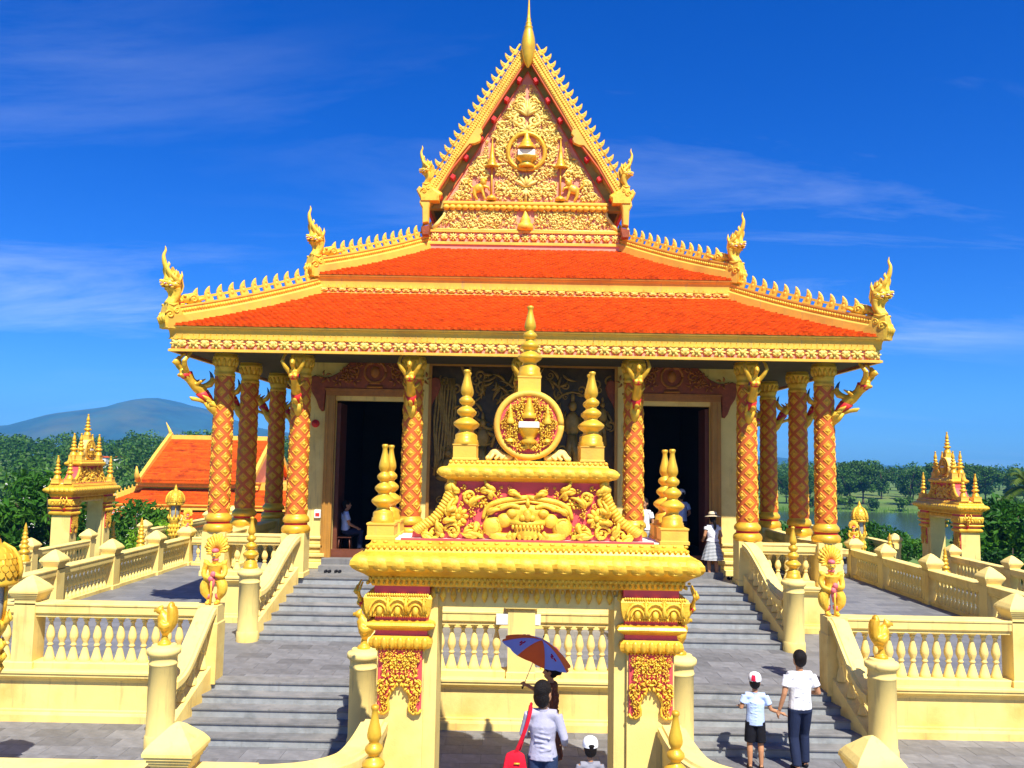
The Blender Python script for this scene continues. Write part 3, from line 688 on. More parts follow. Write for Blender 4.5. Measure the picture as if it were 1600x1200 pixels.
m.tube([(0,-.25,.45),(0,-.12,.52),(0,-.06,.64),(0,-.09,.76)], [.06,.075,.055,.015], 8)
KBODY = remesh(m, .016, 'bracket_figure', 'gold', 1)
m = MB(); m.tube([(0,-.07,.06),(0,-.15,.20),(0,-.24,.33)], [.07,.10,.122], 10); KSK = m.mesh('red_wrap', 'paint_red')
m = MB(); m.tube([(0,-.48,.66),(0,-.535,.755)], [.10,.128], 10); KCH = m.mesh('chest_band', 'paint_red')
m = MB(); m.tube([(0,.06,-.22),(0,-.03,-.05),(0,-.09,.12)], [.05,.10,.125], 10)
for j in range(3):
    for s in (-1, 0, 1): leaf(m, 0, 0, 0, 0, 0, 0) if False else m.tube([(s*.07,.0-.04*j,-.02+.07*j),(s*.09,-.10-.04*j,.05+.07*j),(s*.09,-.15-.05*j,.12+.07*j)], [.03,.045,.01], 6)
m.tube([(0,-.10,.06),(0,-.26,.13),(0,-.38,.16),(0,-.44,.20)], [.05,.045,.055,.01], 6); KFE = m.mesh('feather_socket', 'gold_carving')
m = MB(); m.tube([(0,-.075,.70),(0,-.10,.80),(0,-.13,.86)], [.035,.02,.003], 6); KTAIL = m.mesh('tail_tip', 'blue_dark')
def bracket(x, y, ang, sc=(1,1,1), z=5.64):
    B = at('bracket_figure', KBODY, TP, (x, y, z), (0,0,ang), sc)
    for me in (KSK, KCH, KFE, KTAIL): obj(me.name.split('.')[0], me, B)
for x in FCX[1:-1]: bracket(x, CY0-.2, 0)
bracket(-7.08-.15, CY0-.15, R(-45), (.86,1.42,.97)); bracket(7.08+.15, CY0-.15, R(45), (.86,1.42,.97))
for y in SCY[:4]: bracket(-7.28, y, R(-90)); bracket(7.28, y, R(90))
# pedestals and rails between the columns
GP = 'porch balustrades carrying the columns'
balustrade('porch_balustrade', 'porch balustrade carrying the two leftmost front columns', (-7.08,CY0), (-5.26,CY0), .704, 1.75, 2.70, (0,1.82), pw=.54, group=GP, cap=False, pz=2.748, spacing=.21)
balustrade('porch_balustrade', 'porch balustrade carrying the two rightmost front columns', (5.26,CY0), (7.08,CY0), .704, 1.75, 2.70, (0,1.82), pw=.54, group=GP, cap=False, pz=2.748, spacing=.21)
balustrade('porch_balustrade', 'porch balustrade carrying the three middle columns behind the gate', (-2.6,CY0), (2.6,CY0), .704, 1.75, 2.70, (0,2.6,5.2), pw=.54, group=GP, cap=False, pz=2.748, spacing=.21)
for sg, side in ((-1,'left'), (1,'right')):
    balustrade('porch_balustrade', 'porch balustrade under the shaded %s row of columns' % side, (sg*7.08,20.45), (sg*7.08,36.0), .704, 1.75, 2.70, [y-20.45 for y in SCY], pw=.54, group=GP, cap=False, pz=2.748, spacing=.21)

# ---------------------------------------------------------------- eaves, roofs
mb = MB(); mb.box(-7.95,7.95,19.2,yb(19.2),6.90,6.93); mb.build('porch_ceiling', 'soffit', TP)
def rosette_mesh(r=.15, d=.06):
    m = MB()
    for k in range(4):
        a = PI/4+k*PI/2; m.ell((.55*r*math.cos(a),0,.55*r*math.sin(a)),(r*.52,d*.55,r*.25),8,5,Matrix.Rotation(-a,3,'Y'))
        a = k*PI/2; m.ell((.62*r*math.cos(a),0,.62*r*math.sin(a)),(r*.40,d*.45,r*.17),8,5,Matrix.Rotation(-a,3,'Y'))
    m.ell((0,-d*.5,0),(r*.34,d*.6,r*.34),10,6); return m.mesh('rosette', 'gold_pale')
ROS = rosette_mesh(); ROS2 = rosette_mesh(.12, .05)
def fan_mesh(r=.15):
    m = MB()
    for k in range(5):
        for s in (1, -1):
            a = PI/2*s + R(-60+30*k); m.tube([(0,0,-s*r*.55),(.5*r*math.cos(a),-.025,-s*r*.55+.6*r*math.sin(a)),(.72*r*math.cos(a),-.01,-s*r*.55+1.15*r*math.sin(a))],[.018,.036,.006],6)
    m.ell((0,-.02,0),(.035,.035,.035),8,5); return m.mesh('leaf_fan', 'gold_pale')
FAN = fan_mesh()
def cornice(wx, y0, z0, band, flare, hh, nm, spacing, tl=True):
    # patterned band + hollow gutter moulding round the building; returns eave edge
    mb = MB(); mb.rectloft([(0,z0),(0,z0+band)], -wx, wx, y0, yb(y0), False); F = mb.build(nm, 'pink_ground', TP)
    mb = MB(); mb.rectloft([(-.05,z0-.02),(.045,z0-.02),(.045,z0+.03),(.02,z0+.04),(0.002,z0+.04)], -wx, wx, y0, yb(y0), False); mb.build('bottom_bead', 'gold_ridge', F)
    mb = MB(); zt = z0+band
    prof = [(.002,zt-.02),(.03,zt-.015),(.03,zt+.02)]
    for k in range(9):
        a = k/8*PI/2; prof.append((.03+flare*(1-math.cos(a)), zt+.02+hh*math.sin(a)*.85))
    prof += [(flare+.04, zt+.02+hh*.87), (flare+.04, zt+.02+hh*.97), (flare+.07, zt+.02+hh), (flare+.07, zt+hh+.05), (flare-.2, zt+hh+.06)]
    mb.rectloft(prof, -wx, wx, y0, yb(y0), False); mb.build('gutter_moulding', 'gold_ridge', F)
    n = int(2*wx/spacing); st = MB(); sp = MB(); zc = z0+.04+(band-.04)/2; hb = (band-.05)/2
    for i in range(n+1):
        x = -wx + 2*wx*i/n
        if 0 < i < n or True:
            xx = min(max(x, -wx+.12), wx-.12)
            at('rosette' if i % 2 == 0 else 'leaf_fan', (ROS if hb > .1 else ROS2) if i % 2 == 0 else FAN, F, (xx, y0-.012, zc), None, (1,1,hb/.13))
        if i < n:
            x1 = -wx + 2*wx*(i+1)/n
            if i % 2 == 0 or True:
                xm = (x+x1)/2; d = (x1-x)*.42
                st.tube([(xm-d,y0-.006,zc-hb),(xm+d,y0-.006,zc+hb)], .014, 4); st.tube([(xm-d,y0-.006,zc+hb),(xm+d,y0-.006,zc-hb)], .014, 4)
            for q in (0, .5):
                xs = lerp(x, x1, q); w = (x1-x)/4
                st2 = [(xs-w, zt-.035), (xs-w*.5, zt-.015), (xs-.012, zt+.035), (xs, zt+.06), (xs+.012, zt+.035), (xs+w*.5, zt-.015), (xs+w, zt-.035)]
                sp.prism(st2, y0-.045, y0-.028)
                if tl: sp.tube([(xs, y0-.036, zt+.05), (xs, y0-.036, zt+.15)], [.008,.003], 4); sp.ell((xs,y0-.036,zt+.10),.010,6,4)
    st.build('strap_lattice', 'lattice_red', F)['kind'] = 'stuff'
    sp.build('pointed_crest', 'gold_carving', F)['kind'] = 'stuff'
    return wx+flare+.07, y0-flare-.07, zt+hh+.05
def zprof(z0, z1, t): return z0+(z1-z0)*(.80*t+.20*t*t)
def tile_rows(mb, w0, y0, z0, w1, y1, z1, nrow, tw, seed):
    r = random.Random(seed)
    for i in range(nrow):
        ta = i/nrow; tb = min(1.0, (i+1.55)/nrow)
        ya, yb_ = lerp(y0,y1,ta), lerp(y0,y1,tb); za, zb_ = zprof(z0,z1,ta), zprof(z0,z1,tb)
        w = lerp(w0,w1,ta)+.02; n = int(2*w/tw)+1; off = (tw/2 if i % 2 else 0)
        for k in range(-n//2-1, n//2+2):
            x = k*tw+off
            if x < -w or x+tw > w: continue
            j = r.uniform(-.004,.006); g = .004; h = .052+r.uniform(0,.014); dy = r.uniform(-.012,.012)
            xm = x+tw/2
            mb.add([(x+g,ya+dy+.02,za+h+j),(xm,ya+dy-.012,za+h+j),(x+tw-g,ya+dy+.02,za+h+j),(x+tw-g,yb_,zb_+.012),(x+g,yb_,zb_+.012),
                    (x+g,ya+dy+.02,za+j),(xm,ya+dy-.012,za+j),(x+tw-g,ya+dy+.02,za+j)],
                   [(0,1,2,3,4),(5,6,1,0),(6,7,2,1),(0,4,5),(2,7,3)])
FLO = [(-.115,-.02),(-.125,.06),(-.12,.16),(-.095,.25),(-.04,.33),(.04,.395),(.095,.42),(.085,.36),(.07,.30),(.062,.24),(.075,.17),(.105,.11),(.12,.05),(.115,-.02)]
def flame_mesh(s, th=.07):
    m = MB(); o = [(a*s, b*s) for a, b in FLO]
    m.prism(o, -th/2, 0.0, .018*s); m2 = MB(); m.prism(o, th/2, 0.0, .018*s)
    for sgn in (-1, 1):
        m.ell((-.02*s, sgn*th*.48, .14*s), (.05*s,.02,.06*s), 8, 5); m.ell((.0, sgn*th*.48, .25*s), (.03*s,.015,.05*s), 6, 4)
    return m.mesh('crest_flame', 'gold_ridge')
FLAME = flame_mesh(.84); FLAME_S = flame_mesh(.72, .055)
# many-headed naga finial, facing +x
def naga_meshes():
    m = MB(); t = MB(); rd = MB()
    m.tube(smoothpath([(-.55,0,-.10),(-.30,0,.02),(-.10,0,.10)],4), interp([.12,.16,.17],9), 10)
    m.prism([(.10,-.30),(.13,-.10),(.10,.08),(.06,.30),(-.16,.32),(-.30,.06),(-.50,-.08),(-.50,-.30)], -.17, .17)
    for s in (-1,1): scroll(m, .02, .02, .10, s*.17, 0, 1.3, 1, .03); scroll(m, -.14, .13, .07, s*.17, 2, 1.3, -1, .022); m.tube([(.08,s*.15,.28),(-.05,s*.17,.25),(-.17,s*.15,.31)], .03, 6)
    for k in range(3): m.tube([(.11,-.12+.12*k,-.2),(.15,-.12+.12*k,-.06),(.11,-.12+.12*k,.06)],[.03,.05,.015],6)
    heads = [(0,0,0,1.68),(-.07,.09,-.02,1.30),(-.07,-.09,-.02,1.30),(-.17,.16,-.06,1.08),(-.17,-.16,-.06,1.08)]
    for (dx, dy, dz, top) in heads:
        b = dx*.7
        m.tube(smoothpath([(.02+b*.4,dy*.5,.28),(-.06+b*.6,dy*.8,.44),(-.05+b*.8,dy,.58),(.05+dx,dy,.72+dz)],4), interp([.085,.075,.07,.08],13), 8)
        hx, hz = .08+dx, .80+dz
        m.ell((hx,dy,hz),(.12,.075,.085),10,7); m.ell((hx+.09,dy,hz+.015),(.07,.05,.045),8,6,Matrix.Rotation(-.3,3,'Y')); m.ell((hx+.08,dy,hz-.065),(.06,.045,.025),8,5,Matrix.Rotation(.25,3,'Y'))
        rd.ell((hx+.08,dy,hz-.025),(.06,.038,.03),8,5)
        for q in range(4): t.ell((hx+.05+.03*q,dy,hz-.02),(.012,.046,.018),6,4)
        for s in (-1,1): t.ell((hx+.04,dy+s*.066,hz+.03),.016,6,4)
        fl = top-hz
        m.tube(smoothpath([(hx-.02,dy,hz+.04),(hx-.03,dy,hz+fl*.28),(hx+.05,dy,hz+fl*.52),(hx+.085,dy*.9,hz+fl*.72),(hx+.045,dy*.8,hz+fl*.88),(hx+.06,dy*.7,hz+fl)],4), interp([.085,.075,.06,.04,.028,.004],21), 8, 1.0)
        for q in range(3): m.tube([(hx-.04-.03*q,dy,hz+.02+.05*q),(hx-.09-.02*q,dy,hz+.12+.06*q),(hx-.08-.02*q,dy,hz+.22+.07*q)], [.035,.03,.004], 6)
    hood = [(-.02,.36),(-.2,.48),(-.30,.62),(-.33,.76),(-.29,.95),(-.22,1.02),(-.18,1.12),(-.12,1.1),(-.05,1.2),(.0,1.0),(.02,.7)]
    m.prism(hood, -.05, .05)
    return m.mesh('naga_finial', 'gold_carving'), t.mesh('teeth_and_eyes', 'white'), rd.mesh('mouth', 'paint_red')
NAGA = naga_meshes()
m = MB()
m.ell((.0,0,.14),(.16,.10,.11)); m.ell((.17,0,.11),(.11,.07,.06)); m.ell((.15,0,.03),(.09,.06,.03)); m.ell((.24,0,.17),(.04,.04,.05)); m.tube([(-.28,0,.05),(-.12,0,.12),(0,0,.12)],[.10,.14,.12],8)
for s in (-1,1):
    m.ell((.06,s*.08,.20),.04); scroll(m,-.12,.10,.10,s*.11,0,1.3,1,.03); leaf(m,-.22,.06,2.8,.22,.05,s*.10)
MAKARA = m.mesh('sea_monster_head', 'gold_carving')
m = MB(); m.ell((.17,0,.06),(.10,.055,.03)); MAKM = m.mesh('mouth', 'paint_red')
RIDGEP = [(-.17,-.16),(.17,-.16),(.17,.10),(.15,.13),(.12,.14),(.12,.27),(.14,.29),(.14,.33),(-.14,.33),(-.14,.29),(-.12,.27),(-.12,.14),(-.15,.13),(-.17,.10)]
def tier(nm, w0, y0, z0, s, z1, nrow, tw, nfl, t0, seed, nsc):
    w1, y1 = w0-s, y0+s
    mb = MB(); K = 8; n = 4; vs = []; fs = []
    for i in range(K+1):
        t = i/K; w = lerp(w0,w1,t); y = lerp(y0,y1,t); z = zprof(z0,z1,t)-.005; vs += [(-w,y,z),(w,y,z),(w,yb(y),z),(-w,yb(y),z)]
    for i in range(K):
        for k in range(4): fs.append((i*4+k, i*4+(k+1)%4, (i+1)*4+(k+1)%4, (i+1)*4+k))
    mb.add(vs, fs); RT = mb.build(nm, 'roof_tile', TP)
    mb = MB(); tile_rows(mb, w0, y0+.01, z0, w1, y1, z1, nrow, tw, seed); mb.build('roof_tiles', 'roof_tile', RT)['kind'] = 'stuff'
    for sg in (-1, 1):
        P = [Vector((sg*lerp(w0,w1,t), lerp(y0,y1,t), zprof(z0,z1,t)+.06)) for t in [max(.012,i/14) for i in range(15)]]
        mb = MB(); mb.rail(P, RIDGEP); H = mb.build('hip_ridge', 'gold_ridge', RT)
        mb = MB()
        for sd_ in (-1,1):     # carved frieze along the ridge side
            for i in range(1, 60):
                t = i/60*.92+.06; q = Vector((sg*lerp(w0,w1,t), lerp(y0,y1,t), zprof(z0,z1,t)+.265)); d = Vector((-sg,1,0)).normalized(); nn = Vector((d.y,-d.x,0))*sd_
                mb.ell(tuple(q+nn*.12), (.035,.035,.045), 6, 4)
        mb.rail([p+Vector((0,0,.46)) for p in P[2:]], [(-.028,-.03),(.028,-.03),(.028,.03),(-.028,.03)])
        mb.build('ridge_frieze', 'gold_carving', H)['kind'] = 'stuff'
        for i in range(nfl):
            t = lerp(t0, .985, i/(nfl-1)); t2 = t+.01
            p = Vector((sg*lerp(w0,w1,t), lerp(y0,y1,t), zprof(z0,z1,t)+.385)); q = Vector((sg*lerp(w0,w1,t2), lerp(y0,y1,t2), zprof(z0,z1,t2)+.385))
            at('crest_flame', FLAME, H, p, axes(q-p))
        a = math.atan2(-1, sg); e = P[0]
        N = at('naga_finial', NAGA[0], TP, (e.x-sg*.03, e.y+.03, e.z+.14), (0,0,a), (nsc*.98,nsc,nsc*.95))
        obj('teeth_and_eyes', NAGA[1], N); obj('mouth', NAGA[2], N)
        tm = t0-.055; p = Vector((sg*lerp(w0,w1,tm), lerp(y0,y1,tm), zprof(z0,z1,tm)+.385)); q = Vector((sg*lerp(w0,w1,tm-.02), lerp(y0,y1,tm-.02), zprof(z0,z1,tm-.02)+.385))
        K_ = at('sea_monster_head', MAKARA, TP, p, axes(q-p)); obj('mouth', MAKM, K_)
    return w1, y1
e1 = cornice(8.02, 19.16, 6.86, .29, .055, .21, 'eave_band', .255)
tier('lower_roof', e1[0]+.02, e1[1]-.02, e1[2]+.01, 2.87, 8.80, 25, .152, 12, .19, 1, 1.0)
e2 = cornice(5.42, 21.74, 8.72, .19, .05, .24, 'upper_eave_band', .235, False)
tier('upper_roof', e2[0]+.02, e2[1]-.02, e2[2]+.01, 2.90, 10.72, 25, .152, 13, .19, 2, 0.98)

# ---------------------------------------------------------------- gable
GY = 24.30
mb = MB(); mb.box(-2.72,2.72,GY-.1,yb(GY-.1),10.5,11.12); GB = mb.build('gable_base', 'pink_ground', TP)
mb = MB(); mb.rectloft([(.0,10.70),(.04,10.70),(.04,10.77),(.0,10.79)], -2.72, 2.72, GY-.1, GY+1, False); mb.rectloft([(.0,11.05),(.05,11.06),(.05,11.12),(.0,11.13)], -2.72, 2.72, GY-.1, GY+1, True); mb.build('base_bead', 'gold_ridge', GB)
for i in range(21):
    x = -2.6+5.2*i/20; at('rosette' if i % 2 == 0 else 'leaf_fan', ROS2 if i % 2 == 0 else FAN, GB, (x, GY-.12, 10.92), None, (1,1,1))
st = MB()
for i in range(20):
    x = -2.6+5.2*(i+.5)/20; st.tube([(x-.11,GY-.105,10.80),(x+.11,GY-.105,11.05)],.014,4); st.tube([(x-.11,GY-.105,11.05),(x+.11,GY-.105,10.80)],.014,4)
st.build('strap_lattice', 'lattice_red', GB)['kind'] = 'stuff'
mb = MB(); mb.prism([(-2.74,11.12),(2.74,11.12),(2.50,11.42),(2.34,11.62),(2.30,11.80),(-2.30,11.80),(-2.34,11.62),(-2.50,11.42)], GY-.06, GY+.2); LB = mb.build('gable_frieze', 'pink_ground', TP)
c = MB(); y = GY-.08; r = random.Random(3)
def inf(x, z, s):
    return x-s > .22 and z-s > 11.14 and z+s < 11.80 and x+s < 2.62-(z-11.15)*.55
foliage_fill(c, inf, (.2,2.7,11.1,11.8), y, r, 26, .12, .17); foliage_fill(c, inf, (.2,2.7,11.1,11.8), y, r, 60, .05, .08); foliage_fill(c, inf, (.2,2.7,11.1,11.8), y+.01, r, 60, .03, .045)
for sg in (-1,1):
    c.tube([(sg*2.68,y,11.16),(sg*2.5,y,11.36),(sg*2.36,y,11.56),(sg*2.32,y,11.76)], [.07,.06,.05,.04], 6)
    c.tube([(sg*.25,y,11.15),(sg*2.65,y,11.15)], .035, 6)
c.build('scroll_carving', 'gold_pale', LB)['kind'] = 'stuff'
c = MB(); c.lathe([(.05,0),(.2,.02),(.24,.1),(.22,.2),(.14,.26),(.16,.32),(.12,.4),(.07,.5),(.04,.66),(.01,.8)], 12, (0,GY-.08,11.12)); c.build('frieze_urn', 'gold_carving', LB)
SC = MB(); SC.ell((0,0,0),(.10,.07,.085),10,6); SCM = SC.mesh('scallop', 'gold_carving')
mb = MB(); mb.rectloft([(.0,11.80),(.0,11.86),(.05,11.90),(.05,11.95),(-.02,11.99)], -2.34, 2.34, GY-.12, GY+.2); MO = mb.build('gable_moulding', 'gold_ridge', TP)
for i in range(26): at('scallop', SCM, MO, (-2.3+4.6*i/25, GY-.14, 11.79))
AP = 15.95; HB = 2.36; ZB = 11.98
mb = MB(); mb.prism([(-2.80,11.80),(2.80,11.80),(2.80,12.0),(0,16.42),(-2.80,12.0)], GY+.025, GY+.3); mb.build('gable_wall', 'gable_soffit_and_shade', TP)  # cream border wall coloured olive: the bargeboard's shadow band is painted in
mb = MB(); mb.prism([(-HB,ZB),(HB,ZB),(0,AP)], GY, GY+.2); GP_ = mb.build('gable_panel', 'pink_ground', TP)
mb = MB()
for sg in (-1,1): mb.rail([(sg*HB,GY-.02,ZB),(0,GY-.02,AP)], [(-.015,-.02),(.015,-.02),(.015,.03),(-.015,.03)], (0,-1,0))
mb.build('panel_edge', 'lattice_red', GP_)
c = MB(); y = GY-.045; r = random.Random(21)
def hw(z): return HB*(AP-z)/(AP-ZB)
def ing(x, z, s):
    if z-s < ZB+.02 or x+s*1.05 > hw(z)-.06 or x-s < .02: return False
    if (x/.62)**2+((z-13.5)/.60)**2 < 1.0 and not (x > .26 and x < .42 and abs(z-13.5) < .4 and s < .09): return False
    if abs(x-1.0) < .09+s*.7 and 12.1 < z < 13.9: return False
    if abs(x-1.38) < .20+s*.6 and 12.0 < z < 12.75: return False
    if x < .22+s*.6 and z > 14.2 and z < 15.0: return False
    return True
foliage_fill(c, ing, (0.05,2.3,ZB,15.7), y, r, 44, .13, .19)
foliage_fill(c, ing, (0.05,2.3,ZB,15.7), y+.005, r, 95, .065, .10)
foliage_fill(c, lambda x, z, s: ing(x, z, s) and x > hw(z)-.5, (0.05,2.3,ZB,15.8), y+.01, r, 90, .045, .07)
scroll(c,.16,14.85,.15,y,0,1.4,1); scroll(c,-.16,14.85,.15,y,PI,1.4,-1); scroll(c,.2,14.45,.2,y,PI/2,1.4,-1,.05); scroll(c,-.2,14.45,.2,y,PI/2,1.4,1,.05)
for k in range(7): leaf(c, 0, 14.6, R(30+20*k), .5-.04*abs(k-3), .055, y, .07, 0)
for k in range(7): leaf(c, 0, 14.12, R(0+30*k), .30, .05, y, .06, 0)
for k in range(5): leaf(c, 0, 12.45, R(30+30*k), .42, .06, y, .06, 0); leaf(c, 0, 12.35, R(210+30*k), .26, .045, y, .05, 0)
c.tube([(0,y,12.0),(0,y-.03,12.4)], .045, 6)
c.build('foliage_carving', 'gold_pale', GP_)['kind'] = 'stuff'
m = MB(); m.tube([(.54*math.sin(t*PI/16),GY-.07,13.46-.50*math.cos(t*PI/16)*(1 if math.cos(t*PI/16) > 0 else 1.2)) for t in range(33)], .065, 8); EM = m.build('emblem_ring', 'gold', GP_)
m = MB(); m.lathe([(.24,0),(.26,.05),(.18,.1),(.2,.16),(.30,.26),(.30,.30)], 14, (0,GY-.08,13.02)); m.lathe([(.27,0),(.26,.06),(.19,.1),(.2,.16),(.14,.2),(.13,.27),(.08,.33),(.07,.42),(.03,.5),(.02,.72)], 14, (0,GY-.08,13.58)); m.build('emblem_urn', 'gold', GP_)
m = MB(); m.bbox(-.25,.25,GY-.22,GY-.08,13.36,13.54,.03); m.build('emblem_tablet', 'tablet', GP_)
for sg in (-1,1):
    m = MB(); m.tube([(sg*1.0,GY-.07,12.1),(sg*1.0,GY-.07,13.1)], .028, 8); m.lathe([(.20,0),(.21,.03),(.13,.08),(.15,.12),(.10,.18),(.11,.22),(.07,.3),(.05,.5),(.01,.85)], 12, (sg*1.0,GY-.07,13.02)); m.lathe([(.05,0),(.16,.02),(.14,.1),(.05,.16)], 10, (sg*1.0,GY-.07,12.02)); m.build('ceremonial_parasol', 'gold', GP_)
    m = MB(); X = sg*1.38
    m.ell((X,GY-.08,12.38),(.19,.09,.13),10,7,Matrix.Rotation(sg*.5,3,'Y')); m.ell((X-sg*.14,GY-.1,12.56),(.10,.09,.12)); m.ell((X-sg*.2,GY-.13,12.62),(.06,.06,.05)); m.tube([(X-sg*.12,GY-.1,12.45),(X-sg*.28,GY-.12,12.40),(X-sg*.32,GY-.1,12.30)],[.05,.04,.035],6); m.tube([(X+sg*.12,GY-.08,12.3),(X+sg*.1,GY-.1,12.15),(X+sg*.02,GY-.1,12.03)],[.07,.05,.04],6); m.tube([(X-sg*.1,GY-.09,12.35),(X-sg*.16,GY-.1,12.15),(X-sg*.2,GY-.1,12.03)],[.05,.045,.035],6); m.tube([(X+sg*.18,GY-.08,12.4),(X+sg*.3,GY-.08,12.52),(X+sg*.26,GY-.08,12.68)],[.03,.03,.045],6)
    me = remesh(m, .018, 'lion_relief', 'gold', 1); obj('lion_relief', me, GP_, Vector((0,0,0))-wloc(GP_))
# roof over the gable
A_ = Vector((0,16.82)); F_ = Vector((2.88,12.12)); D_ = (F_-A_).normalized(); N_ = Vector((-D_.y, D_.x)); LEN = (F_-A_).length
if N_.x < 0: N_ = -N_
def gp(s, o): q = A_+D_*(s*LEN)+N_*o; return (q.x, q.y)
BY = 23.92
for sg in (-1, 1):
    lo = gp(1.04,-.22); up = gp(1.04,-.08)
    mb = MB(); mb.prism([(0,16.67),(sg*up[0],up[1]),(sg*lo[0],lo[1]),(0,16.40)], BY+.1, yb(BY+.1)); GR = mb.build('gable_roof', 'roof_tile', TP)
    mb = MB(); mb.prism([(0,16.395),(sg*lo[0]*.995,lo[1]),(sg*gp(1.03,-.28)[0],gp(1.03,-.28)[1]),(0,16.27)], BY+.14, yb(BY+.14)); mb.build('soffit', 'gable_soffit_and_shade', GR)
    # bargeboard: two boards, the upper ending in a scrolled drop
    outer = [(0,.06)]; 
    ol = [(.02,.0),(.3,.0),(.55,.01),(.66,.02),(.8,.0),(.9,.02),(.97,.10),(1.02,.20)]
    il = [(1.05,-.10),(1.0,-.20),(.95,-.25),(.85,-.23),(.76,-.21),(.70,-.24),(.655,-.28),(.64,-.40),(.615,-.49),(.595,-.47),(.585,-.39),(.565,-.41),(.55,-.31),(.4,-.29),(.2,-.29)]
    pts = [(0,16.84)]+[gp(a,b) for a, b in ol]+[gp(a,b) for a, b in il]+[(0,16.27)]
    mb = MB(); mb.prism([(sg*a,b) for a, b in pts], BY, BY+.12, .02); BB = mb.build('bargeboard', 'gold_ridge', TP)
    mb = MB()
    for i in range(70):
        s = .03+.93*i/70; q = gp(s,-.04); mb.ell((sg*q[0],BY-.002,q[1]),(.03,.02,.03),6,4); q = gp(s,-.135); mb.ell((sg*q[0],BY-.002,q[1]),(.04,.022,.04),6,4)
        if s < .55: q = gp(s,-.235); mb.ell((sg*q[0],BY-.002,q[1]),(.03,.02,.03),6,4)
    P1, P2 = gp(.05,.11), gp(.93,.11); mb.tube([(sg*P1[0],BY+.05,P1[1]),(sg*P2[0],BY+.05,P2[1])], .03, 4)
    mb.build('bargeboard_beading', 'gold_carving', BB)['kind'] = 'stuff'
    mb = MB(); q = [gp(.12,-.28),gp(.55,-.30),gp(.64,-.30),gp(.8,-.22),gp(1.0,-.22),gp(1.0,-.27),gp(.8,-.26),gp(.64,-.34),gp(.55,-.345),gp(.12,-.325)]
    mb.prism([(sg*a,b) for a, b in q], BY+.03, BY+.16); mb.build('red_fascia', 'lattice_red', BB)
    for i in range(19):
        p = gp(.10+.82*i/18, .04); d = Vector((-sg*D_.x, 0, -D_.y)); at('crest_flame', FLAME_S, BB, (sg*p[0], BY+.06, p[1]), axes(d, (sg*.83,0,.557)))
    for i in range(7):
        p = gp(.21+.76*i/6, -.43+(.07 if i > 3 else 0)); mb = MB(); mb.M = Matrix.Translation((sg*p[0],0,p[1])) @ Matrix.Rotation(sg*R(56),4,'Y'); mb.box(-.06,.06,BY+.10,GY+.03,-.055,.055); mb.build('purlin_end', 'paint_red', GR)
    # horn at the foot of the gable: bracket and naga
    fx, fz = gp(1.0,.10)
    mb = MB(); mb.prism([(sg*(fx-.26),fz-.16),(sg*(fx+.10),fz+.14),(sg*(fx+.18),fz+.02),(sg*(fx+.06),fz-.22),(sg*(fx+.08),fz-.36),(sg*(fx+.0),fz-.50),(sg*(fx-.02),fz-.95),(sg*(fx-.19),fz-.92),(sg*(fx-.20),fz-.5)], BY-.08, BY+.2, .03); HN = mb.build('gable_horn_bracket', 'gold_ridge', TP)
    mb = MB(); mb.prism([(sg*(fx-.25),fz-.98),(sg*(fx+.02),fz-1.05),(sg*(fx-.02),fz-1.28),(sg*(fx-.20),fz-1.28)], BY-.04, BY+.2, .02); mb.build('bracket_foot', 'door_carving', HN)
    a = 0 if sg > 0 else PI
    N = at('naga_finial', NAGA[0], TP, (sg*(fx-.06), BY+.05, fz-.04), (0,0,a), (.84,.95,.84)); obj('teeth_and_eyes', NAGA[1], N); obj('mouth', NAGA[2], N)
mb = MB(); mb.lathe([(.03,0),(.10,.12),(.165,.32),(.20,.55),(.205,.70),(.18,.90),(.14,1.08),(.11,1.18),(.12,1.2),(.12,1.23),(.075,1.26),(.092,1.32),(.085,1.36),(.055,1.40),(.07,1.45),(.05,1.52),(.045,1.60),(.03,1.85),(.012,2.2),(.003,2.36)], 20, (0,BY-.06,15.88)); mb.build('apex_finial', 'gold', TP)
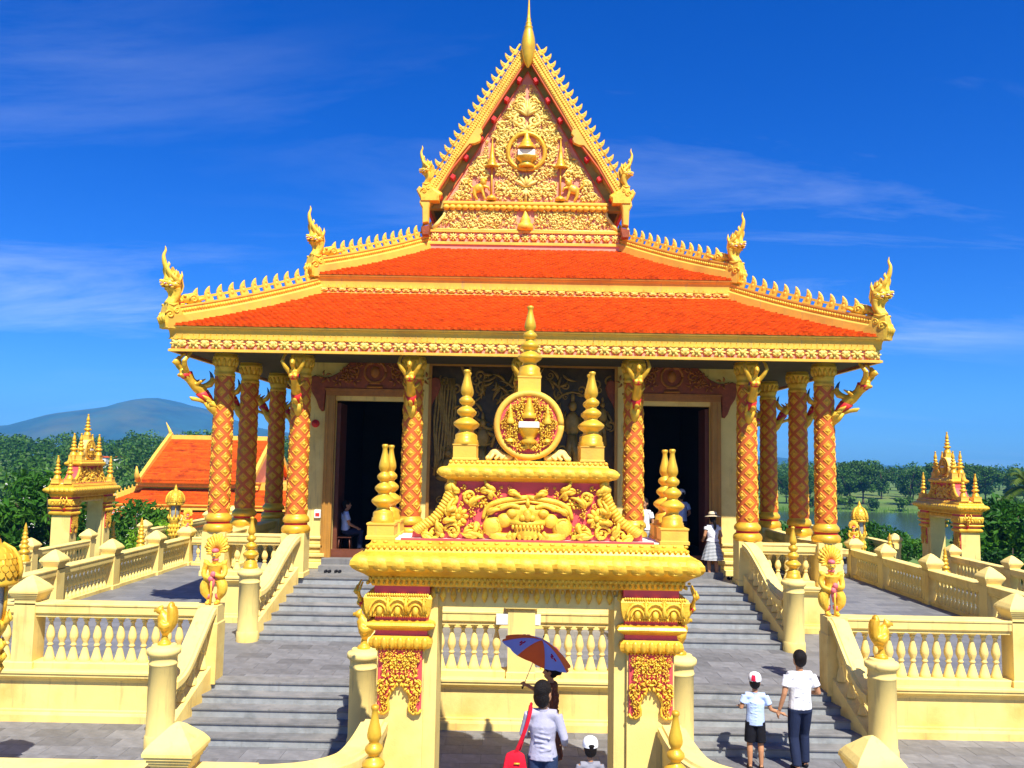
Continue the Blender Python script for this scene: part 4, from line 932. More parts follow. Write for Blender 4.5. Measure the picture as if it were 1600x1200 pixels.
# ================================================================== THE GATES
FIN_L = finial_mesh('corner_spire', .97, .95); FIN_U = finial_mesh('corner_spire', .95, 1.02)
m = MB(); m.ell((0,.040,.01),(.150,.092,.10),14,8,Matrix.Rotation(.16,3,'Y')); m.tube([(.15*math.sin(R(-85+17*k)), -.022+.035*abs(-5+k)/5*1.6, -.062+.055*(abs(-5+k)/5)**1.6*1.6) for k in range(11)],[.004]+[.012]*9+[.004],5); m.tube([(0,-.005,.085),(.01,-.034,.03),(.0,-.026,-.06)],[.008,.012,.006],5); LSC = m.mesh('leaf_scale', 'gold_carving')
def make_gate():
    G = thing('ceremonial_gate', 'x', 'gate')
    for sg in (-1, 1):
        a, b = sorted((sg*1.23, sg*1.80))
        mb = MB(); mb.rectloft([(.03,0),(.03,.25),(0,.28),(0,2.95)], a, b, -.40, .40); P = mb.build('pillar', 'cream', G)
        a2, b2 = sorted((sg*1.08, sg*1.235))
        mb = MB(); mb.box(a2, b2, -.34, .34, 0, 2.86); mb.build('jamb', 'cream', P)
        # capital: carved block, two mouldings and red bands
        mb = MB(); mb.rectloft([(.05,2.862),(.05,2.965)], a, b, -.40, .40); mb.rectloft([(.035,2.545),(.035,2.61)], a, b, -.40, .40); mb.rectloft([(.03,2.36),(.03,2.43)], a, b, -.40, .40); mb.build('red_band', 'red_ground', P)
        o0, o1 = sorted((sg*1.23, sg*1.88))
        mb = MB(); mb.rectloft([(.04,2.60),(.06,2.63),(.08,2.72),(.09,2.82),(.07,2.86),(.03,2.87)], o0, o1, -.42, .42); CP = mb.build('capital_block', 'gold_carving', P)
        mb = MB(); r = random.Random(8)
        for i in range(3):
            x = lerp(o0, o1, (i+.5)/3)
            mb.tube([(x+.13*math.cos(t*PI/8), -.515, 2.64+.17*math.sin(t*PI/8)) for t in range(9)], .016, 5); mb.tube([(x+.08*math.cos(t*PI/8), -.52, 2.64+.11*math.sin(t*PI/8)) for t in range(9)], .014, 5); mb.ell((x,-.515,2.67),(.04,.03,.055),8,5)
            leaf(mb, x+.1, 2.64, PI/2, .2, .025, -.515, .02, 0); rosette(mb, x+.105, 2.82, .035, -.51, 6)
        for i in range(26): mb.ell((lerp(o0-.05,o1+.05,(i+.5)/26),-.505,2.86),(.016,.015,.022),6,4); mb.ell((lerp(o0-.04,o1+.04,(i+.5)/26),-.475,2.61),(.014,.015,.02),6,4)
        sx = sg*1.88+sg*.09
        for i in range(3):
            yy = -.3+.3*i; mb.tube([(sx, yy+.12*math.cos(t*PI/8), 2.64+.16*math.sin(t*PI/8)) for t in range(9)], .016, 5); mb.ell((sx,yy,2.69),(.03,.05,.07),8,5)
        mb.build('block_carving', 'gold_carving', CP)['kind'] = 'stuff'
        mb = MB(); mb.rectloft([(.03,2.425),(.06,2.44),(.12,2.475),(.13,2.50),(.11,2.53),(.05,2.55)], a, b, -.40, .40); mb.build('upper_moulding', 'gold', P)
        mb = MB(); mb.rectloft([(.02,2.205),(.05,2.215),(.09,2.25),(.10,2.29),(.09,2.33),(.05,2.365)], a, b, -.40, .40)
        for i in range(7): x = lerp(a-.06,b+.06,(i+.5)/7); mb.ell((x,-.49,2.29),(.045,.03,.07),8,6)
        for i in range(14): x = lerp(a-.02,b+.02,(i+.5)/14); mb.ell((x,-.425,2.20),(.018,.018,.02),6,4)
        mb.build('lower_roll', 'gold', P)
        # carved bib with a pointed arch cut out
        cx = (a+b)/2; hwid = (b-a)/2-.02
        half = [(hwid,2.20),(hwid,1.50),(hwid-.02,1.46),(hwid-.09,1.45),(hwid-.14,1.49),(hwid-.14,1.56),(.14,1.60),(.125,1.66),(.09,1.72),(.03,1.80),(0,1.835)]
        out = [(cx+x, z) for x, z in half]+[(cx-x, z) for x, z in reversed(half[:-1])]
        mb = MB(); mb.prism(out, -.43, -.398, .008); BB_ = mb.build('carved_bib', 'red_ground', P)
        mb = MB(); r = random.Random(31)
        def inb(x, z, s):
            lim = 1.84-x*1.25 if x < .16 else 1.47
            return x+s*.8 < hwid and z-s*.8 > lim and z+s < 2.21 and x-s > -.03
        t = MB(); foliage_fill(t, inb, (0,hwid,1.46,2.2), -.445, r, 34, .042, .07); foliage_fill(t, inb, (0,hwid,1.46,2.2), -.44, r, 30, .025, .035)
        mb.smooth = True; mb.M = Matrix.Translation((cx,0,0)); mb.add(t.v, t.f); mb.M = None
        edge = [(cx+x, -.44, z) for x, z in half[1:]]; mb.tube(edge, .018, 6); mb.tube([(2*cx-x, y, z) for x, y, z in edge], .018, 6)
        mb.build('bib_carving', 'gold_carving', BB_)['kind'] = 'stuff'
        K = obj('bracket_figure', KBODY, G, (sg*1.84, -.15, 2.36), (0,0,sg*R(75)), (.5,.42,.5)); obj('red_wrap', KSK, K); obj('chest_band', KCH, K)
    mb = MB(); mb.box(-1.235,1.235,-.30,.30,2.70,2.955); LN = mb.build('lintel', 'cream', G)
    mb = MB(); 
    for i in range(19):
        x = -1.15+2.3*i/18; mb.tube([(x,-.315,2.93),(x,-.33,2.84),(x,-.31,2.76)],[.02,.045,.01],6); mb.ell((x+.064,-.31,2.90),(.022,.02,.03),6,4)
    mb.build('lintel_leaves', 'gold_carving', LN)['kind'] = 'stuff'
    # main cornice
    mb = MB(); mb.rectloft([(-.05,2.955),(.03,2.96),(.05,3.0),(.07,3.04),(.07,3.07),(.12,3.11),(.19,3.15),(.245,3.19),(.27,3.23),(.265,3.28),(.22,3.33),(.15,3.365),(.12,3.38),(.10,3.42),(.10,3.45),(.06,3.48),(.05,3.51)], -1.85, 1.85, -.42, .42); CO = mb.build('main_cornice', 'gold', G)
    for i in range(19):
        x = -1.98+3.96*i/18; obj('leaf_scale', LSC, CO, (x,-.655,3.235), (0,0,0), (.95,1,1)); 
    for i in range(6):
        for sg in (-1,1): obj('leaf_scale', LSC, CO, (sg*2.085,-.5+i*.2,3.235), (0,0,sg*R(90)), (.95,1,1))
    mb = MB()
    for i in range(58):
        x = -1.93+3.86*i/57; mb.ell((x,-.495,3.0),(.02,.02,.026),6,4); mb.ell((x+.033,-.50,3.055),(.022,.016,.018),6,4); mb.ell((x,-.535,3.43),(.022,.016,.02),6,4)
        if i % 2: mb.ell((x,-.48,3.49),(.03,.016,.018),6,4)
    for i in range(13):
        for sg in (-1,1):
            y = -.45+.9*i/12; mb.ell((sg*1.925,y,3.0),(.02,.02,.026),6,4); mb.ell((sg*1.96,y,3.43),(.016,.022,.02),6,4)
    mb.build('cornice_beading', 'gold_carving', CO)['kind'] = 'stuff'
    mb = MB(); mb.box(-1.82,1.82,-.40,.40,3.511,3.525); mb.build('ledge', 'white', G)
    mb = MB(); mb.box(-1.55,1.55,-.43,-.402,3.511,3.535); mb.build('red_edge', 'red_ground', G)
    for sg in (-1,1):
        for y in (-.27, .27):
            mb = MB(); mb.rectloft([(.015,3.512),(.015,3.55),(0,3.56),(0,3.68),(.01,3.69),(.01,3.71)], sg*1.80-.165, sg*1.80+.165, y-.165, y+.165); BK = mb.build('spire_block', 'cream' if False else 'gold_ridge', G)
            obj('corner_spire', FIN_L, BK, (sg*1.80, y, 3.71))
    # pediment with the monster mask
    ed = [(1.44,3.525),(1.43,3.60),(1.34,3.66),(1.20,3.76),(1.10,3.90),(1.03,4.05),(1.00,4.22)]
    mb = MB(); mb.prism([(x,z) for x, z in ed]+[(-x,z) for x, z in reversed(ed)], -.24, .24, .01); PD = mb.build('pediment', 'red_ground', G)
    for sg in (-1,1):
        p = smoothpath([(sg*(x-.05), -.25, z+.02) for x, z in ed[1:]], 8); mb = MB(); mb.tube(p, .06, 8)
        for i, q in enumerate(p):
            if i % 2 == 0: mb.ell((q.x,q.y-.02,q.z),(.03,.055,.07),8,5,Matrix.Rotation(sg*.9,3,'Y'))
        mb.ell((sg*.97,-.26,4.16),.075); mb.build('rope_border', 'gold_carving', PD)
    c = MB(); y = -.27; r = random.Random(14)
    for sg in (-1,1):
        f = lambda a: a if sg > 0 else PI-a
        scroll(c, sg*1.17, 3.60, .13, y, f(PI*.9), 1.5, -sg, .028); scroll(c, sg*.93, 3.62, .10, y, f(0), 1.5, sg, .024); rosette(c, sg*.86, 3.80, .13, y, 9); scroll(c, sg*.70, 3.62, .11, y, f(2.5), 1.5, sg, .024)
        scroll(c, sg*.95, 4.02, .10, y, f(1), 1.5, -sg, .024); scroll(c, sg*.72, 4.05, .10, y, f(3), 1.5, sg, .024); rosette(c, sg*.55, 3.97, .075, y, 6)
        for (x, z, a, L) in ((1.32,3.58,3.3,.3),(1.05,3.58,.6,.24),(.8,3.57,2.6,.28),(.62,3.6,5.6,.22),(.98,3.8,1.2,.25),(.72,3.92,1.9,.26),(.85,4.1,.3,.2),(.6,4.12,2.9,.26),(.4,4.12,.2,.24),(.25,4.1,2.9,.22),(.5,3.83,2.2,.22),(1.05,3.72,2.4,.18),(.9,3.93,5.3,.18),(.64,3.74,4.4,.2),(.45,4.02,1.0,.15)):
            leaf(c, sg*x, z, f(a), L, .032, y, .05, .7*sg); leaf(c, sg*x, z, f(a+.7), L*.7, .024, y, .04, -.5*sg); leaf(c, sg*x, z, f(a-.7), L*.6, .022, y, .04, .9*sg)
        for q in range(5): c.ell((sg*(.58+.16*q), y-.01, 3.565), (.035,.03,.03), 8, 5)
    def inp(x, z, s):
        return z-s > 3.53 and z+s < 4.2 and x+s < 1.34-min(.34,(z-3.53)*.75) and x-s > .01 and (x/.60)**2+((z-3.76)/.30)**2 > 1.0
    foliage_fill(c, inp, (.02,1.4,3.53,4.2), -.262, r, 22, .03, .05); foliage_fill(c, inp, (.02,1.4,3.53,4.2), -.257, r, 14, .02, .03)
    c.build('scroll_carving', 'gold_carving', PD)['kind'] = 'stuff'
    m = MB(); y = -.27
    for sg in (-1,1):
        m.ell((sg*.45,y,3.68),(.135,.09,.125)); scroll(m,sg*.45,3.69,.10,y-.06,1.0,1.2,sg,.016); m.tube(smoothpath([(sg*.58,y,3.78),(sg*.52,y-.02,3.92),(sg*.34,y-.03,4.0),(0,y-.03,4.05)],4), interp([.02,.034,.034,.03],13), 8); m.tube(smoothpath([(sg*.55,y,3.74),(sg*.49,y-.02,3.87),(sg*.33,y-.03,3.95),(0,y-.03,4.0)],4), interp([.012,.018,.018,.016],13), 6)
        m.tube(smoothpath([(sg*.10,y-.05,3.92),(sg*.22,y-.06,3.95),(sg*.36,y-.05,3.90)],4), .028, 8); m.ell((sg*.20,y-.05,3.85),(.075,.06,.055)); m.ell((sg*.30,y-.02,3.76),(.10,.08,.09)); m.ell((sg*.06,y-.10,3.80),(.045,.05,.04))
        m.tube(smoothpath([(sg*.46,y,3.60),(sg*.34,y-.03,3.55),(sg*.16,y-.03,3.57)],3), [.07,.065,.06,.06,.055,.05,.04], 8)
        for q in range(4): m.tube([(sg*(.02+.06*q),y-.05,3.62),(sg*(.03+.075*q),y-.07,3.56),(sg*(.02+.07*q),y-.06,3.50+.012*q)], [.03,.035,.008], 6)
    m.ell((0,y-.10,3.83),(.06,.07,.08)); m.ell((0,y-.02,3.82),(.30,.06,.14)); m.tube([(-.22,y-.06,3.74),(0,y-.09,3.72),(.22,y-.06,3.74)], .035, 8); m.ell((0,y-.04,3.63),(.18,.07,.10)); m.tube([(0,y-.04,3.92),(0,y-.06,3.99),(0,y-.03,4.06)],[.03,.03,.008],6)
    m.v = [(a*.96, -.24+(b+.24)*.72, c_) for a, b, c_ in m.v]; MM = obj('monster_mask', m.mesh('monster_mask', 'gold_carving'), PD)
    t = MB()
    for q in range(9): t.ell((-.18+.045*q,y-.075,3.685),(.02,.02,.03),6,4)
    t.build('teeth', 'gold_carving', MM)
    # upper cornice
    mb = MB(); mb.rectloft([(-.02,4.20),(-.02,4.24)], -1.0, 1.0, -.27, .27); mb.build('red_neck', 'red_ground', G)
    mb = MB(); mb.rectloft([(-.02,4.235),(.03,4.25),(.09,4.28),(.12,4.32),(.12,4.37),(.08,4.41),(.04,4.43),(.03,4.46),(.02,4.50)], -.96, .96, -.27, .27); UC = mb.build('upper_cornice', 'gold', G)
    for i in range(13): obj('leaf_scale', LSC, UC, (-1.02+2.04*i/12,-.365,4.34), None, (.78,.8,.72))
    mb = MB()
    for i in range(30): mb.ell((-.97+1.94*i/29,-.30,4.475),(.026,.016,.022),6,4)
    mb.build('cornice_beading', 'gold_carving', UC)['kind'] = 'stuff'
    for sg in (-1,1):
        for y in (-.16, .16):
            mb = MB(); mb.rectloft([(.01,4.50),(.01,4.52),(0,4.53),(0,4.68),(.008,4.685),(.008,4.70)], sg*.80-.145, sg*.80+.145, y-.13, y+.13); BK = mb.build('spire_block', 'gold_ridge', G); obj('corner_spire', FIN_U, BK, (sg*.80, y, 4.70))
    # medallion
    mb = MB(); pts = [(.445*math.cos(t*PI/24), .445*math.sin(t*PI/24)) for t in range(48)]
    mb.M = Matrix.Translation((0,0,4.955)); mb.prism(pts, -.17, .17); MD = mb.build('medallion', 'cream', G)
    mb = MB(); mb.tube([(.405*math.cos(t*PI/20),-.175,4.955+.405*math.sin(t*PI/20)) for t in range(41)], .042, 8); mb.build('medallion_rim', 'gold_ridge', MD)
    mb = MB(); mb.M = Matrix.Translation((0,0,4.955)); mb.prism([(.375*math.cos(t*PI/20), .375*math.sin(t*PI/20)) for t in range(40)], -.182, -.165); mb.build('medallion_ground', 'red_ground', MD)
    c = MB(); r = random.Random(77); y = -.20
    def inm(x, z, s):
        return x*x+(z-4.955)**2 < (.355-s*.8)**2 and x-s > .0 and not (x < .13+s*.2 and 4.74 < z < 5.0) and not (x < .06+s*.2 and z < 5.26 and z > 4.7) and not (abs(x-.235) < .0+s*.6 and 4.78 < z < 5.1)
    foliage_fill(c, inm, (0,.36,4.6,5.32), y, r, 34, .035, .055); foliage_fill(c, inm, (0,.36,4.6,5.32), y, r, 60, .018, .028)
    for k in range(5): leaf(c, 0, 4.66, R(10+40*k), .13, .02, y, .02, 0)
    for sg in (-1,1):
        c.tube([(sg*.235,y-.01,4.78),(sg*.235,y-.01,5.0)], .012, 6); c.lathe([(.05,0),(.055,.02),(.045,.05),(.04,.07),(.035,.12),(.02,.2),(.004,.25)], 10, (sg*.235,y-.01,4.97)); c.lathe([(.05,0),(.045,.03),(.015,.05)], 8, (sg*.235,y-.01,4.74))
    c.build('medallion_carving', 'gold_carving', MD)['kind'] = 'stuff'
    m = MB(); m.lathe([(.09,0),(.11,.03),(.07,.06),(.10,.10),(.13,.16),(.135,.19)], 12, (0,y,4.72)); m.lathe([(.09,0),(.10,.03),(.085,.05),(.07,.08),(.075,.1),(.055,.13),(.055,.16),(.035,.2),(.03,.26)], 12, (0,y,5.04)); m.build('medallion_urn', 'gold', MD)
    m = MB(); m.bbox(-.13,.13,-.27,-.20,4.92,4.995,.012); m.build('medallion_tablet', 'tablet', MD)
    for sg in (-1,1):
        m = MB(); y = -.06
        m.tube(smoothpath([(sg*.20,y,4.53),(sg*.33,y,4.545),(sg*.42,y,4.60),(sg*.47,y,4.565),(sg*.505,y,4.535)],4), interp([.04,.06,.055,.045,.035],17), 8, 2.0); m.ell((sg*.51,y-.05,4.53),.036)
        for q in range(3): m.tube([(sg*(.30+.07*q),y-.10,4.56+.015*q),(sg*(.33+.07*q),y-.12,4.535),(sg*(.355+.07*q),y-.12,4.515)], [.018,.02,.022], 6)
        m.build('scroll_foot', 'cream', MD)
    mb = MB(); mb.rectloft([(.0,5.33),(0,5.56),(.008,5.565),(.008,5.585)], -.145, .145, -.14, .14); BK = mb.build('spire_block', 'gold_ridge', G); obj('centre_spire', finial_mesh('centre_spire', .93, 1.05), BK, (0,0,5.585))
    return G
G0 = make_gate(); G0.location = (0.02, 11.0, 0); G0['label'] = 'carved cream and gold ceremonial gate in the foreground with a round medallion on top'
GG = 'matching ceremonial gates'; G0['group'] = GG
G1 = copy_tree(G0); G1.scale = (.93,.93,.95); G1.location = (-18.1, 35.6, -.05); G1.rotation_euler = (0,0,R(90)); G1['label'] = 'small distant gate on the far left, in front of the dark shrubs'
G2 = copy_tree(G0); G2.scale = (.93,.93,.95); G2.location = (18.1, 36.4, -.15); G2.rotation_euler = (0,0,R(-90)); G2['label'] = 'small distant gate on the far right beside the palm and shrubs'
# ================================================================== SPIRES, STATUES, LAMPS
FS = finial_mesh('post_spire', 1.0, .92)
for sg, side in ((-1,'left'),(1,'right')):
    T = thing('spire_post', 'tall gold ringed spire at the bottom of the picture before the %s gate pillar' % side, 'spire', (sg*1.49, 8.72, 0), 'front gate spires')
    m = MB(); m.rectloft([(.02,0),(.02,.2),(0,.22),(0,.98),(.03,1.0),(.03,1.06)], sg*1.49-.17, sg*1.49+.17, 8.55, 8.89); m.build('post', 'cream', T); at('spire', FS, T, (sg*1.49, 8.72, 1.06))
NS = finial_mesh('newel_spire', 1.06, .92)
for sg, side in ((-1,'left'),(1,'right')):
    for x, w in ((5.64,'outer'),(2.50,'inner')):
        o = obj('newel_spire', NS, None, (sg*x, 18.0, 2.178)); tag(o, 'gold ringed spire on the %s newel of the upper %s stair' % (w, side), 'spire', 'gold spires on the upper stair newels')
# gilded birds on the lower newels; head along +x
m = MB()
m.lathe([(.13,0),(.14,.02),(.12,.05),(.07,.07)], 14); m.tube([(0,0,.05),(.0,0,.14),(-.02,0,.22)],[.085,.06,.09],10)
m.tube(smoothpath([(-.04,0,.18),(-.02,0,.30),(.04,0,.40),(.10,0,.48)],4), interp([.10,.155,.125,.085],13), 12)
m.ell((.13,0,.535),(.085,.07,.06)); m.tube([(.18,0,.54),(.235,0,.535),(.25,0,.50)],[.035,.028,.008],8); m.tube([(.11,0,.57),(.07,0,.61)],[.05,.02],8)
m.tube(smoothpath([(-.05,0,.25),(-.13,0,.36),(-.14,0,.50),(-.11,0,.60),(-.14,0,.655)],4), interp([.09,.11,.105,.085,.04],17), 12, 1.25)
for s in (-1,1): m.tube(smoothpath([(.08,s*.10,.36),(-.02,s*.14,.30),(-.13,s*.10,.33)],3), [.05,.065,.07,.07,.06,.05,.03], 8)
BIRD = remesh(m, .013, 'gilded_bird', 'gold', 1)
for sg, side in ((-1,'left'),(1,'right')):
    for x, w in ((5.58,'outer'),(2.46,'inner')):
        o = obj('gilded_bird', BIRD, None, (sg*x,13.6,1.546), (0,0,0 if sg > 0 else PI), (.76,.76,.98)); tag(o, 'gilded bird statue on the round %s newel of the lower %s stair' % (w, side), 'bird statue', 'gilded birds on the lower newels')
# guardian statues
m = MB()
for s in (-1,1):
    m.ell((s*.085,-.05,.03),(.055,.10,.032)); m.tube([(s*.085,0,.03),(s*.09,0,.12)],[.045,.05],8); m.tube(smoothpath([(s*.095,0,.12),(s*.155,-.02,.22),(s*.16,-.02,.32),(s*.09,0,.44)],4), interp([.06,.095,.105,.095],13), 10)
    m.tube(smoothpath([(s*.16,0,.70),(s*.20,-.01,.58),(s*.17,-.08,.49),(s*.03,-.15,.49+.04*s)],4), interp([.055,.055,.045,.035],13), 8); m.ell((s*.17,0,.71),(.06,.06,.05))
m.tube([(0,.01,.40),(0,.01,.55),(0,0,.70)],[.13,.115,.15],12); m.tube([(0,0,.72),(0,0,.80)],[.06,.055],8); m.ell((0,-.01,.86),(.075,.08,.095)); m.ell((0,-.085,.85),(.018,.025,.02))
for s in (-1,1): m.ell((s*.08,0,.86),(.018,.025,.035)); m.tube([(s*.17,.02,.72),(s*.23,.02,.77)],[.04,.008],6)
GBODY = remesh(m, .012, 'guardian_statue', 'gold_carving', 1)
m = MB()
for k in range(13):
    a = R(-15+17.5*k); L = .235 if k % 2 else .215
    m.tube([(.08*math.cos(a),.06,.94+.08*math.sin(a)),(.15*math.cos(a),.07,.96+.16*math.sin(a)),(L*math.cos(a),.05,.98+L*1.05*math.sin(a))],[.03,.046,.026],6)
    a += R(8); m.tube([(.06*math.cos(a),.03,.91+.06*math.sin(a)),(.14*math.cos(a),.03,.93+.14*math.sin(a)),(.2*math.cos(a),.01,.94+.2*math.sin(a))],[.02,.03,.01],6)
m.ell((0,.07,.98),(.14,.03,.12)); GFAN = m.mesh('feather_headdress', 'gold_carving')
m = MB(); m.tube([(0,-.17,.02),(0,-.165,.5)],[.022,.018],8); m.ell((0,-.165,.54),(.025,.025,.035)); GCLUB = m.mesh('club', 'gold_carving')
def _one(name, f):
    m = MB(); f(m); return m.mesh(name, 'paint_pink')
GREDS = [_one('painted_hands', lambda m: [m.ell((s*.02,-.155,.49+.04*s),(.055,.045,.055)) for s in (-1,1)]),
         _one('painted_shin', lambda m: m.tube([(-.09,0,.095),(-.098,0,.17)],[.06,.078],10)), _one('painted_shin', lambda m: m.tube([(.09,0,.095),(.098,0,.17)],[.06,.078],10)),
         _one('painted_sash', lambda m: m.tube([(0,-.115,.46),(0,-.125,.36),(0,-.11,.24)],[.045,.055,.02],8)), _one('painted_belt', lambda m: m.tube([(0,.01,.43),(0,.01,.475)],[.138,.136],14)), _one('painted_brow', lambda m: m.ell((0,-.03,.925),(.07,.072,.045))), _one('painted_collar', lambda m: m.tube([(0,-.005,.755),(0,-.005,.785)],[.066,.066],10))]
m = MB()
for s in (-1,1): m.ell((s*.03,-.083,.872),(.013,.008,.008),6,4)
m.tube([(-.025,-.088,.815),(0,-.094,.812),(.025,-.088,.815)],.006,4); GEYE = m.mesh('eyes_and_mouth', 'blue_dark')
def guardian(loc, rz, sc, label):
    G = thing('guardian_statue', label, 'statue', loc, 'guardian statues with feather headdresses'); G.rotation_euler = (0,0,rz); G.scale = (sc*.92,sc*.92,sc)
    obj('body', GBODY, G); obj('feather_headdress', GFAN, G); obj('club', GCLUB, G); [obj(q.name.split('.')[0], q, G) for q in GREDS]; obj('eyes_and_mouth', GEYE, G)
    m = GBODY
guardian((-5.32,14.97,1.952), 0, .98, 'golden guardian statue with feather headdress at the top of the lower left stair rail')
guardian((5.32,14.97,1.952), 0, .98, 'golden guardian statue with feather headdress at the top of the lower right stair rail')
guardian((-11.6,30.05,1.695), R(20), .78, 'small far golden guardian statue at the end of the left side balustrade')
guardian((11.6,30.05,1.695), R(-20), .78, 'small far golden guardian statue at the end of the right side balustrade')
# ornate lamps; local z from ground
mat('lamp_glass', (.34,.35,.31), .25, var=.2)
def make_lamp():
    L = thing('ornate_lamp', 'x', 'lamp', (0,0,0), 'golden lotus lamps')
    m = MB(); m.lathe([(.20,0),(.20,.12),(.14,.16),(.07,.22),(.055,.4),(.055,1.45),(.08,1.5),(.055,1.55)], 14); m.build('pole', 'gold', L)
    m = MB(); m.lathe([(.06,1.5),(.10,1.56),(.14,1.66),(.175,1.82),(.165,1.95),(.14,2.08),(.15,2.16),(.20,2.24),(.22,2.30),(.215,2.36),(.17,2.38)], 18)
    for k in range(10):
        for j in range(3):
            a = 2*PI*(k+.5*(j % 2))/10; q = (.15,.18,.165)[j]; z = 1.68+.15*j; m.tube([(q*.85*math.cos(a),q*.85*math.sin(a),z-.02),(q*1.12*math.cos(a),q*1.12*math.sin(a),z+.07),(q*1.02*math.cos(a),q*1.02*math.sin(a),z+.16)],[.03,.045,.008],6)
        a = 2*PI*k/10; m.tube([(.18*math.cos(a),.18*math.sin(a),2.30),(.235*math.cos(a),.235*math.sin(a),2.38),(.22*math.cos(a),.22*math.sin(a),2.50)],[.03,.04,.006],6)
    m.build('lotus_stem', 'gold_carving', L)
    m = MB(); m.lathe([(.15,2.36),(.17,2.5),(.175,2.72),(.16,2.84)], 16); m.build('lamp_glass', 'lamp_glass', L)
    m = MB()
    for k in range(6):
        a = 2*PI*k/6; m.tube([(.18*math.cos(a),.18*math.sin(a),2.36),(.20*math.cos(a),.20*math.sin(a),2.6),(.195*math.cos(a),.195*math.sin(a),2.86)],.022,6)
    m.build('cage', 'gold', L)
    m = MB(); m.lathe([(.20,2.82),(.30,2.84),(.315,2.87),(.30,2.90),(.285,2.93),(.295,3.02),(.285,3.12),(.25,3.22),(.19,3.31),(.12,3.37),(.08,3.39),(.075,3.43),(.05,3.46),(.055,3.49),(.03,3.53),(.004,3.62)], 24); D = m.build('dome', 'gold', L)
    m = MB()
    for j in range(5):
        z = 2.97+.075*j; q = (.30,.295,.28,.25,.20)[j]; n = (18,18,17,15,12)[j]
        for k in range(n):
            a = 2*PI*(k+.5*(j % 2))/n; e = Vector((math.cos(a), math.sin(a), 0)); s = e.cross(Vector((0,0,1))); w = PI*q/n*1.02
            sl_ = (0,.01,.035,.06,.07)[j]; pts = [e*(q-.006)+s*w*.9+Vector((0,0,z+.05)), e*(q+.014)+s*w*.8+Vector((0,0,z)), e*(q+.018)+Vector((0,0,z-.035)), e*(q+.014)-s*w*.8+Vector((0,0,z)), e*(q-.006)-s*w*.9+Vector((0,0,z+.05)), e*(q-sl_-.004)+Vector((0,0,z+.085))]
            m.add([tuple(p) for p in pts], [(0,1,2,3,4,5)])
    m.build('dome_scales', 'gold', D)['kind'] = 'stuff'
    m = MB()
    for k in range(4):
        a = PI/4+PI/2*k-.3; m.tube([(.315*math.cos(a),.315*math.sin(a),2.90),(.325*math.cos(a),.325*math.sin(a),3.04),(.30*math.cos(a),.30*math.sin(a),3.17),(.22*math.cos(a),.22*math.sin(a),3.30),(.10*math.cos(a),.10*math.sin(a),3.39)],[.03,.035,.03,.028,.015],6)
        for q in range(7): t = q/6; m.ell(((.33-.02*t-.12*t**3)*math.cos(a+.09),(.33-.02*t-.12*t**3)*math.sin(a+.09),2.95+.33*t),.022,6,4)
    m.build('dome_rib', 'gold_carving', D)
    return L
LP = make_lamp(); LP.location = (-7.08,11.5,-.10); LP['label'] = 'large golden dome lamp cut off by the left edge of the picture'
for loc, lb in (((-13.0,32.4,-.22),'small golden lamp far off on the left, before the orange side roof'), ((12.75,32.4,-.38),'small golden lamp far off on the right, before the pond shrubs')):
    c = copy_tree(LP); c.location = loc; c['label'] = lb
SPM = spire_mesh('courtyard_spire', 1.25)
for (x, y, z, lb) in ((-16.2,28.2,.95,'gold ringed spire at the far left behind the big lamp'), (-15.0,34.2,.75,'gold ringed spire right of the left side gate'), (-12.5,32.0,1.05,'gold ringed spire beside the small left guardian statue'), (-18.2,38.6,.3,'gold ringed spire seen under the left side gate'),
                      (13.6,31.8,.85,'gold ringed spire among the shrubs right of the small right lamp'), (16.3,33.2,.25,'gold ringed spire seen under the right side gate'), (19.8,32.6,.55,'shaded gold ringed spire against the hedge at the far right')):
    T = thing('courtyard_spire', lb, 'spire', (x,y,-.2), 'gold spires around the courtyard')
    m = MB(); m.rectloft([(.04,-.2),(.04,0),(0,.05),(0,z-.06),(.03,z-.04),(.03,z)], x-.16, x+.16, y-.16, y+.16); m.build('pedestal', 'cream', T); at('spire', SPM, T, (x,y,z))
# ================================================================== PEOPLE
def cloth(name, c, **k): return mat(name, c, .85, var=.10, scale=6, bump=.55, bscale=11, spec=.15, **k)
mat('skin', (0.46, 0.22, 0.105), .55, var=.07, scale=8, sub=0.0); mat('hair', (0.010, 0.007, 0.006), .55, var=.4, scale=40, bump=.9, bscale=70, spec=.18)
cloth('white_cotton', (.80,.80,.80)); cloth('pale_blue_cotton', (.47,.60,.85)); cloth('navy_cloth', (.018,.026,.06)); cloth('black_cloth', (.012,.012,.016)); cloth('brown_print', (.15,.055,.025), c2=(.30,.10,.04), c2scale=22)
cloth('lilac_shirt', (.40,.39,.48)); cloth('denim', (.03,.05,.11)); cloth('pink_cloth', (.75,.12,.35)); cloth('red_leather', (.62,.012,.03)); cloth('grey_cloth', (.25,.25,.28)); cloth('cap_red', (.65,.02,.06)); cloth('straw', (.72,.60,.38)); cloth('sandal', (.05,.03,.02))
def striped(name):
    m = bpy.data.materials.new(name); m.use_nodes = True; MATS[name] = m; t = m.node_tree; N = t.nodes; L = t.links; b = N['Principled BSDF']
    tc = N.new('ShaderNodeTexCoord'); w = N.new('ShaderNodeTexWave'); w.bands_direction = 'Z'; w.inputs['Scale'].default_value = 9.5; w.inputs['Distortion'].default_value = .3; L.new(tc.outputs['Object'], w.inputs['Vector'])
    r = N.new('ShaderNodeValToRGB'); r.color_ramp.elements[0].position = .42; r.color_ramp.elements[0].color = (.03,.05,.07,1); r.color_ramp.elements[1].position = .58; r.color_ramp.elements[1].color = (.68,.70,.70,1)
    L.new(w.outputs['Fac'], r.inputs[0]); L.new(r.outputs[0], b.inputs['Base Color']); b.inputs['Roughness'].default_value = .85
striped('striped_cotton')
